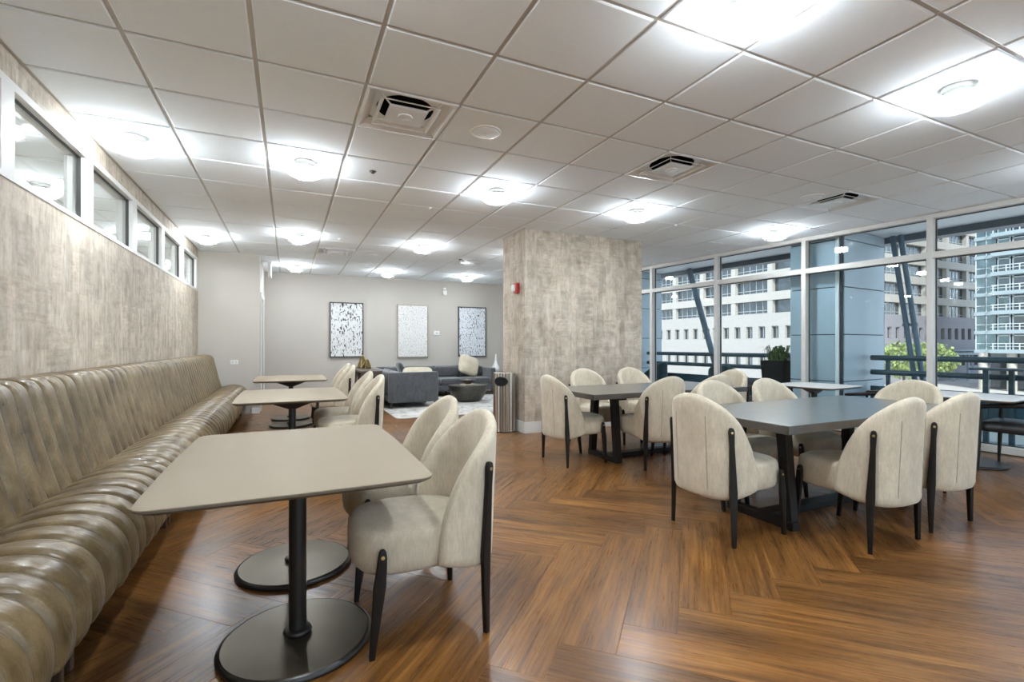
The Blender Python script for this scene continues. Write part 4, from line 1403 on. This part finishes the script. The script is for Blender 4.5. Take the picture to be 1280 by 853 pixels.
def bell(x, y, h, lab):
    r = thing('pyramid_ornament', (x, y, 0.74), 0.5, lab, 'ornament', 'pyramid ornaments on the console')
    MB().lathe([(0.0, 0.0), (0.11, 0.0), (0.09, h * 0.3), (0.045, h * 0.8), (0.02, h * 0.93), (0.0, h * 0.94)], 5).obj('body', 'smoke_glass', r)
    MB().lathe([(0.022, h * 0.92), (0.026, h * 0.96), (0.015, h), (0.0, h)], 10, cap=False).obj('cap', 'brass', r)
    for k in range(5):
        a = 2 * PI * k / 5
        MB().tube([(0.111 * math.cos(a), 0.111 * math.sin(a), 0.004), (0.091 * math.cos(a), 0.091 * math.sin(a), h * 0.3), (0.021 * math.cos(a), 0.021 * math.sin(a), h * 0.93)], 0.005, 5).obj('rib', 'brass', r)
bell(1.42, 10.55, 0.27, 'taller brass and smoked glass pyramid ornament on the console')
bell(1.47, 10.25, 0.20, 'shorter brass and smoked glass pyramid ornament on the console')

st = thing('side_table', (4.90, 11.38, 0), 0, 'small dark side table by the sofa arm, holding a white vase', 'side table')
MB().lathe([(0.0, 0.50), (0.24, 0.50), (0.245, 0.51), (0.24, 0.53), (0.0, 0.53)], 28).obj('table_top', 'console', st, smooth=40)
for k in range(3):
    a = 2 * PI * k / 3 + 0.4
    MB().tube([(0.2 * math.cos(a), 0.2 * math.sin(a), 0.0), (0.17 * math.cos(a), 0.17 * math.sin(a), 0.5)], 0.014, 8).obj('leg', 'black_metal', st)
MB().lathe([(0.0, 0.18), (0.18, 0.18), (0.18, 0.195), (0.0, 0.195)], 24).obj('shelf', 'console', st)
vs = MB().lathe([(0.0, 0.0), (0.075, 0.0), (0.105, 0.06), (0.09, 0.14), (0.045, 0.22), (0.025, 0.32), (0.022, 0.44), (0.026, 0.46), (0.015, 0.46), (0.0, 0.3)], 24, cap=False).obj('bottle_vase', 'ceramic', None, (4.80, 11.34, 0.53), smooth=60)
tag(vs, 'white long-necked ceramic vase on the small side table', 'vase')

# ribbed waste bin by the column
bn = thing('waste_bin', (2.785, 6.26, 0), 0, 'ribbed metal waste bin with a black oval mouth beside the papered column', 'bin')
nr = 24
def rib_ring(z, R):
    return [((R if i % 2 == 0 else R - 0.013) * math.cos(2 * PI * i / (2 * nr)), (R if i % 2 == 0 else R - 0.013) * math.sin(2 * PI * i / (2 * nr)), z) for i in range(2 * nr)]
MB().rings([rib_ring(0.012, 0.158), rib_ring(0.825, 0.158)]).obj('ribbed_body', 'bin', bn)
MB().lathe([(0.0, 0.0), (0.15, 0.0), (0.15, 0.012), (0.0, 0.012)], 32).obj('foot_ring', 'black_metal', bn)
MB().lathe([(0.0, 0.825), (0.154, 0.825), (0.15, 0.834), (0.0, 0.836)], 32).obj('lid', 'bin', bn, smooth=40)
mo = math.atan2(-0.80, -0.75)
def mouth(R, ka, kz):
    rs = []
    n = 28
    rings = []
    for q in (1.0, 0.66, 0.33, 0.02):
        rings.append([(R * math.cos(mo + ka * q * math.cos(2 * PI * i / n)), R * math.sin(mo + ka * q * math.cos(2 * PI * i / n)), 0.715 + kz * q * math.sin(2 * PI * i / n)) for i in range(n)])
    inner = [[(p[0] * 0.96, p[1] * 0.96, p[2]) for p in rings[0]]]
    return MB().rings(inner + rings, cap=False)
mouth(0.1605, 0.62, 0.062).obj('mouth', 'duct', bn)
n = 28
MB().tube([(0.161 * math.cos(mo + 0.62 * math.cos(2 * PI * i / n)), 0.161 * math.sin(mo + 0.62 * math.cos(2 * PI * i / n)), 0.715 + 0.062 * math.sin(2 * PI * i / n)) for i in range(n + 1)], 0.005, 6).obj('mouth_rim', 'black_metal', bn)

# ------------------------------------------------------------------ things on the walls
def painting(x0, x1, z0, z1, mat, fmat, fw, lab):
    r = thing('painting', ((x0 + x1) / 2, YB, z0), 0, lab, 'painting', 'flecked abstract paintings')
    hx, h = (x1 - x0) / 2, z1 - z0
    MB().box((-hx + fw, -0.035, fw), (hx - fw, -0.006, h - fw)).obj('canvas', mat, r)
    for a, b in (((-hx, -0.048, 0), (-hx + fw, -0.001, h)), ((hx - fw, -0.048, 0), (hx, -0.001, h)), ((-hx + fw, -0.048, 0), (hx - fw, -0.001, fw)), ((-hx + fw, -0.048, h - fw), (hx - fw, -0.001, h))):
        MB().box(a, b).obj('frame_bar', fmat, r)
painting(0.865, 1.615, 0.935, 2.215, 'art_a', 'gasket', 0.022, 'black framed painting of dense black flecks on white, beside the recess')
painting(2.42, 3.175, 0.92, 2.215, 'art_b', 'art_edge', 0.014, 'pale painting of fine grey flecks in a thin champagne frame')
painting(3.98, 4.745, 0.915, 2.21, 'art_c', 'gasket', 0.022, 'black framed painting of slate flecks on bluish white, beside the column')

th = thing('thermostat', (3.405, YB, 1.47), 0, 'small white thermostat between the pale and the bluish paintings', 'thermostat')
MB().box((-0.075, -0.022, 0.0), (0.075, -0.001, 0.105)).obj('case', 'white_plastic', th, bevel=0.006)
MB().box((-0.02, -0.026, 0.03), (0.045, -0.021, 0.075)).obj('screen', 'grid', th, bevel=0.002)
ws_ = thing('wall_strobe', (3.615, YB, 2.49), 0, 'white alarm strobe high on the white end wall', 'alarm')
MB().box((-0.055, -0.05, 0.0), (0.055, -0.001, 0.12)).obj('body', 'white_plastic', ws_, bevel=0.015, smooth=50)
MB().box((-0.04, -0.04, 0.135), (0.04, -0.001, 0.19)).obj('cap', 'white_plastic', ws_, bevel=0.01)
ol = thing('wall_outlet', (-0.86, PY, 0.885), 0, 'white double outlet plate on the return wall above the bench', 'outlet')
MB().box((-0.062, -0.007, 0.0), (0.062, -0.0005, 0.075)).obj('plate', 'white_plastic', ol, bevel=0.003)
for sx in (-1, 1):
    MB().box((sx * 0.026 - 0.014, -0.0095, 0.022), (sx * 0.026 + 0.014, -0.006, 0.053)).obj('socket', 'grid', ol, bevel=0.002)
fa = thing('fire_alarm', (CX0, 6.20, 1.96), 0, 'red and white fire alarm strobe on the side of the papered column', 'alarm')
MB().box((-0.05, -0.055, 0.0), (-0.0005, 0.055, 0.145)).obj('red_body', 'red', fa, bevel=0.006)
MB().box((-0.085, -0.03, 0.025), (-0.05, 0.05, 0.12)).obj('strobe_lens', 'white_plastic', fa, bevel=0.012, smooth=50)

# ------------------------------------------------------------------ terrace furniture and steelwork
def wall_thing(name, xl, y, z, lab, cat, group=None, rz=0.0):
    p = Vector((wx(0), 0, 0)) + Matrix.Rotation(WALL_ROT, 3, 'Z') @ Vector((xl, yl(y), z))
    return thing(name, p, WALL_ROT + rz, lab, cat, group)

def railing(ya, yb, lab):
    r = wall_thing('terrace_railing', 1.08, ya, -0.02, lab, 'railing', 'tubular terrace railings')
    L = yl(yb) - yl(ya)
    for z, nm in ((1.05, 'top_rail'), (0.83, 'middle_rail')):
        MB().tube([(0, 0, z), (0, L, z)], 0.040, 14).obj(nm, 'rail', r, smooth=60)
    k = max(2, int(L / 1.2))
    for i in range(k):
        y = 0.22 + (L - 0.44) * i / (k - 1)
        MB().tube([(0.0, y, 0.0), (0.0, y, 1.03)], 0.03, 10).obj('post', 'rail', r, smooth=60)
    MB().box((-0.03, 0.0, 0.22), (0.03, L, 0.62)).obj('kerb_panel', 'rail', r)
    MB().box((-0.028, 0.0, 0.0), (0.028, L, 0.16)).obj('kerb_base', 'soffit', r)
railing(5.20, 8.86, 'dark blue tubular railing between the two clad piers')
railing(-2.4, 4.30, 'dark blue tubular railing running past the plant box pier towards the front')
railing(9.75, 11.8, 'dark blue tubular railing beyond the far clad pier')

def strut(p, q, r_, name_lab, extend=(0.35, 0.05)):
    p, q = Vector(p), Vector(q)
    d = (q - p).normalized()
    a = p + d * (-0.02 - p.z) / d.z
    b = p + d * (2.925 - p.z) / d.z
    o = thing('diagonal_strut', a, 0, name_lab, 'strut', 'diagonal steel struts on the terrace edge')
    MB().tube([(0, 0, 0), b - a], r_, 14).obj('tube', 'steel_blue', o, smooth=60)
    MB().tube([(b - a) * 0.52, (b - a) * 0.535], r_ + 0.012, 14).obj('sleeve', 'steel_blue', o, smooth=60)
    MB().lathe([(0.0, 0.0), (r_ * 1.15, 0.0), (r_ * 1.15, 0.03), (0.0, 0.03)], 16).obj('foot_plate', 'steel_blue', o)
strut((8.245, 7.576, 1.06), (8.19, 8.133, 2.81), 0.062, 'thick slanting blue steel strut beyond the railing between the piers')
strut((8.598, 4.051, 0.69), (8.571, 4.321, 2.82), 0.036, 'slender slanting blue steel strut of a pair, the one closer to the pier')
strut((8.615, 3.955, 0.69), (8.578, 4.215, 2.81), 0.036, 'slender slanting blue steel strut of a pair, the one farther from the pier')

pl = wall_thing('planter_box', 0.66, 5.50, -0.02, 'tall dark planter with grassy leaves on the terrace beside the pier', 'planter')
MB().rings([rect(0, 0, 0.15, 0.15, 0.0), rect(0, 0, 0.20, 0.20, 0.98), rect(0, 0, 0.18, 0.18, 0.98), rect(0, 0, 0.17, 0.17, 0.90)]).obj('pot', 'duct', pl, bevel=0.004)
gl = MB()
for k in range(170):
    a = rnd.uniform(0, 2 * PI)
    rr = rnd.uniform(0.0, 0.15)
    out = rnd.uniform(0.06, 0.22)
    hh = rnd.uniform(0.10, 0.34)
    b0 = Vector((rr * math.cos(a), rr * math.sin(a), 0.90))
    d = Vector((math.cos(a), math.sin(a), 0))
    s = Vector((-math.sin(a), math.cos(a), 0)) * rnd.uniform(0.008, 0.022)
    m1 = b0 + d * out * 0.4 + Vector((0, 0, hh))
    m2 = b0 + d * out + Vector((0, 0, hh * rnd.uniform(0.5, 1.05)))
    gl.add([b0 - s, b0 + s, m1 + s, m1 - s, m2], [(0, 1, 2, 3), (3, 2, 4)])
tag(gl.obj('foliage', 'grassy', pl), kind='stuff')

def lounge(xl, y, rz, lab):
    r = wall_thing('outdoor_armchair', xl, y, -0.02, lab, 'chair', 'dark teal outdoor armchairs', rz)
    n = 25
    outer, rings = [], []
    for k in range(n):
        t = PI * (-0.08 + 1.16 * k / (n - 1))
        x, y_ = 0.36 * math.cos(t), -0.34 * math.sin(t)
        nx, ny = math.cos(t), -math.sin(t)
        zt = 0.60 + 0.28 * max(0, math.sin(t)) ** 0.8
        c = []
        for q in range(10):
            a = PI * q / 9
            c.append((x + nx * 0.05 * math.cos(a), y_ + ny * 0.05 * math.cos(a), zt - 0.05 + 0.05 * math.sin(a)))
        c += [(x - nx * 0.05, y_ - ny * 0.05, 0.16), (x + nx * 0.05, y_ + ny * 0.05, 0.16)]
        rings.append(c)
    MB().rings(rings).obj('tub_back', 'teal_seat', r, smooth=60)
    MB().prism(rrect(-0.32, -0.28, 0.32, 0.34, 0.10, 5), 0.20, 0.42).obj('seat_cushion', 'teal_seat', r, bevel=0.04, seg=3, smooth=60)
    for sx in (-1, 1):
        for sy in (-0.22, 0.26):
            MB().tube([(sx * 0.28, sy, 0.0), (sx * 0.27, sy, 0.22)], 0.016, 8).obj('leg', 'black_metal', r)
lounge(0.62, 6.36, PI / 2 + PI, 'dark teal outdoor tub armchair on the terrace next to the planter')
lounge(0.58, 8.35, 0.4, 'dark teal outdoor tub armchair on the terrace by the far clad pier')

ob = wall_thing('outdoor_bar_table', 0.78, 2.1, -0.02, 'long thin dark bar table on the terrace by the railing', 'table')
MB().box((-0.16, -1.3, 0.93), (0.16, 0.95, 0.955)).obj('table_top', 'rail', ob, bevel=0.004)
for y in (-1.1, 0.80, 0.62):
    MB().box((-0.13 if y != 0.62 else 0.08, y - 0.025, 0.0), (-0.08 if y != 0.62 else 0.13, y + 0.025, 0.93)).obj('leg', 'rail', ob)

# ------------------------------------------------------------------ the street and buildings across it
struct(MB().box((-200, -200, -6.6), (260, 220, -6.2)).obj('ground_street', 'street'))

ZR = [6.94 + 3.83 * k for k in range(7)]          # window sill heights of the office floors
WH = 2.35
def office():
    r = thing('office_building', (79.0, 52.5, -6.2), 0, 'white office block with long bands of dark windows over a brick base', 'building')
    def O(x, y, z):
        return (x - 79.0, y - 52.5, z + 6.2)
    MB().box(O(79.9, 53.4, -6.2), O(160, 100, 36)).obj('core', 'bld_glass', r)
    top = 36.0
    # street-facing front towards the terrace
    zc = [4.6] + [z for z in ZR]
    for k, z in enumerate(ZR):
        z0 = (ZR[k - 1] + WH) if k else 4.6
        MB().box(O(79.0, 52.5, z0), O(80.1, 96, z)).obj('spandrel', 'bld_white' if k else 'bld_brick', r)
        MB().box(O(80.1, 52.5, z0), O(160, 53.6, z)).obj('spandrel', 'bld_white' if k else 'bld_mauve', r)
    for k in range(6):
        y = 51.6 + 7.95 * k
        if k:
            MB().box(O(79.1, y - 0.5, ZR[0]), O(80.0, y + 0.5, top)).obj('pier', 'bld_white', r)
    for k in range(11):
        x = 84.0 + 8.0 * k - 4.0 * 0
        MB().box(O(x - 0.5, 52.6, ZR[0]), O(x + 0.5, 53.5, top)).obj('pier', 'bld_white', r)
    MB().box(O(79.1, 52.6, ZR[0]), O(80.0, 53.5, top)).obj('pier', 'bld_white', r)
    # office windows with mullions, one per bay and floor
    def bay(axis, a0, a1, z0):
        m = MB()
        nm = 5
        for i in range(nm + 1):
            p = a0 + (a1 - a0) * i / nm
            if axis == 'y':
                m.box(O(79.75, p - 0.045, z0), O(79.9, p + 0.045, z0 + WH))
            else:
                m.box(O(p - 0.045, 53.25, z0), O(p + 0.045, 53.4, z0 + WH))
        for zz in (z0 + 0.0, z0 + 0.55):
            if axis == 'y':
                m.box(O(79.75, a0, zz), O(79.9, a1, zz + 0.1))
            else:
                m.box(O(a0, 53.25, zz), O(a1, 53.4, zz + 0.1))
        w = m.obj('window', 'bld_mull', r)
        g = MB()
        if axis == 'y':
            g.box(O(79.82, a0, z0), O(79.86, a1, z0 + WH))
        else:
            g.box(O(a0, 53.32, z0), O(a1, 53.36, z0 + WH))
        g.obj('pane', 'bld_glass', w)
    for z in ZR[:5]:
        for k in range(1, 5):
            bay('y', 51.6 + 7.95 * k + 0.5, 51.6 + 7.95 * (k + 1) - 0.5, z)
        for k in range(1, 7):
            bay('x', 84.0 + 8.0 * k + 0.5, 84.0 + 8.0 * (k + 1) - 0.5, z)
    # brick base with two rows of small windows, built as strips round the openings
    rows = [(-3.2, -0.6), (2.3, 4.6)]
    cy = [55.8 + 2.66 * k for k in range(13)]
    cxs = [102.9 - 2.7 * 7 + 2.7 * k for k in range(24)]
    zprev = -6.2
    for (z0, z1) in rows:
        MB().box(O(79.0, 52.5, zprev), O(80.1, 96, z0)).obj('base_course', 'bld_brick', r)
        MB().box(O(80.1, 52.5, zprev), O(160, 53.6, z0)).obj('base_course', 'bld_mauve', r)
        zprev = z1
        prev = 52.5
        for c in cy + [97.4]:
            MB().box(O(79.0, prev, z0), O(80.1, c - 0.7, z1)).obj('base_pier', 'bld_brick', r)
            prev = c + 0.7
        prev = 80.1
        for c in cxs + [160.7]:
            MB().box(O(prev, 52.5, z0), O(c - 0.7, 53.6, z1)).obj('base_pier', 'bld_mauve', r)
            prev = c + 0.7
        for c in cy:
            w = MB().box(O(79.5, c - 0.7, z0), O(79.6, c + 0.7, z0 + 0.12)).box(O(79.5, c - 0.7, z1 - 0.12), O(79.6, c + 0.7, z1)).box(O(79.5, c - 0.05, z0), O(79.6, c + 0.05, z1)).obj('window', 'bld_mull', r)
            MB().box(O(79.54, c - 0.7, z0), O(79.57, c + 0.7, z1)).obj('pane', 'bld_glass', w)
        for c in cxs:
            if 98 < c < 128:
                w = MB().box(O(c - 0.7, 53.0, z0), O(c + 0.7, 53.1, z0 + 0.12)).box(O(c - 0.7, 53.0, z1 - 0.12), O(c + 0.7, 53.1, z1)).box(O(c - 0.05, 53.0, z0), O(c + 0.05, 53.1, z1)).obj('window', 'bld_mull', r)
                MB().box(O(c - 0.7, 53.04, z0), O(c + 0.7, 53.07, z1)).obj('pane', 'bld_glass', w)
    # entrance canopy
    cp = MB().box(O(121, 50.6, -0.9), O(136, 52.5, 0.2)).obj('entrance_canopy', 'teal_slab', r)
    MB().box(O(121, 50.6, -0.35), O(136, 50.62, -0.15)).obj('canopy_band', 'bld_mull', cp)
    for x in (122, 128, 134):
        MB().box(O(x - 0.2, 50.7, -6.2), O(x + 0.2, 51.1, -0.9)).obj('canopy_post', 'teal_slab', r)
office()

def tower():
    r = thing('apartment_tower', (104.0, 30.0, -6.2), 0, 'teal glass apartment tower with stacked white-railed balconies', 'building')
    def O(x, y, z):
        return (x - 104.0, y - 30.0, z + 6.2)
    MB().box(O(104.6, 22.0, -1.0), O(125, 40.3, 34)).obj('core', 'bld_glass', r)
    slabs = [-0.15 + 3.1 * k for k in range(11)]
    for k, z in enumerate(slabs):
        MB().box(O(104.0, 37.9, z), O(125.2, 40.6, z + 0.55)).obj('floor_band', 'teal_slab', r)
        MB().box(O(102.3, 22.0, z), O(104.7, 37.9, z + 0.6)).obj('balcony_slab', 'teal_slab', r)
        # balcony railing
        rl = MB()
        rl.box(O(102.32, 22.0, z + 1.5), O(102.40, 37.9, z + 1.6)).box(O(102.32, 22.0, z + 1.05), O(102.38, 37.9, z + 1.12))
        for y in [22.1 + 1.55 * i for i in range(11)]:
            rl.box(O(102.30, y - 0.05, z + 0.6), O(102.40, y + 0.05, z + 1.6))
        rl.box(O(102.32, 37.8, z + 1.5), O(104.6, 37.9, z + 1.6))
        rl.obj('balcony_railing', 'teal_rail', r)
        if k < len(slabs) - 1:
            h = 3.1
            for y0, y1 in ((37.95, 39.2), (39.3, 40.5)):
                w = MB().box(O(104.3, y0, z + 0.55), O(104.45, y1, z + h)).obj('window', 'teal_glass', r)
                MB().box(O(104.22, y1 - 0.1, z + 0.55), O(104.3, y1, z + h)).box(O(104.2, y0, z + 1.5), O(104.3, y1, z + 1.6)).obj('window_frame', 'teal_rail', w)
            for y0, y1, m in ((36.2, 37.8, 'teal_glass'), (34.4, 36.0, 'bld_glass'), (32.2, 34.2, 'teal_glass'), (29.8, 32.0, 'bld_glass'), (27.4, 29.6, 'teal_glass')):
                w = MB().box(O(104.4, y0, z + 0.6), O(104.5, y1, z + h)).obj('window', m, r)
                MB().box(O(104.3, y0, z + 0.6), O(104.42, y0 + 0.16, z + h)).box(O(104.3, y1 - 0.16, z + 0.6), O(104.42, y1, z + h)).box(O(104.3, y0, z + 2.75), O(104.42, y1, z + 2.9)).obj('window_frame', 'teal_rail', w)
    for y in (24, 28.5, 33, 36, 39.5):
        MB().lathe([(0.6, 0.0), (0.6, 6.05)], 16, O(104.2, y, -6.2), cap=True).obj('column', 'concrete_col', r, smooth=50)
    MB().box(O(108, 22, -6.2), O(125, 40, -1.0)).obj('ground_floor', 'bld_glass', r)
tower()

def tree(x, y, h, rad, lab):
    r = thing('street_tree', (x, y, -6.2), 0, lab, 'tree', 'street trees below the office block')
    MB().tube([(0, 0, 0), (0.1, 0, h * 0.3), (0, 0.1, h * 0.6)], [0.2, 0.16, 0.08], 8).obj('trunk', 'bark', r, smooth=60)
    lv = MB()
    for k in range(1500):
        a, b = rnd.uniform(0, 2 * PI), math.acos(rnd.uniform(-1, 1))
        q = rad * (0.6 + 0.42 * rnd.random() ** 0.5) * (1 + 0.18 * math.sin(5 * a) * math.sin(3 * b))
        c = Vector((q * math.sin(b) * math.cos(a), q * math.sin(b) * math.sin(a), h * 0.68 + 0.78 * q * math.cos(b)))
        n = Vector((rnd.gauss(0, 1), rnd.gauss(0, 1), rnd.gauss(0, 1) + 0.6)).normalized()
        s = n.orthogonal().normalized() * rnd.uniform(0.12, 0.28)
        t = n.cross(s).normalized() * rnd.uniform(0.10, 0.22)
        lv.add([c - s, c - t, c + s, c + t], [(0, 1, 2, 3)])
    tag(lv.obj('crown', 'leaf', r), kind='stuff')
tree(69.5, 33.9, 8.2, 2.7, 'leafy green street tree seen behind the pair of slender struts')
tree(77.5, 34.8, 8.0, 2.8, 'leafy green street tree beside the office entrance canopy')
tree(66.5, 41.5, 7.8, 2.7, 'leafy green street tree half hidden behind the plant box pier')

fn = thing('street_fence', (74.0, 26.0, -6.2), 0, 'low pale fence along the street in front of the apartment tower', 'fence')
for z in (0.5, 1.05):
    MB().box((-0.03, -8, z), (0.03, 12, z + 0.08)).obj('fence_rail', 'teal_rail', fn)
for k in range(41):
    MB().box((-0.04, -8 + 0.5 * k - 0.03, 0), (0.04, -8 + 0.5 * k + 0.03, 1.15)).obj('fence_post', 'teal_rail', fn)
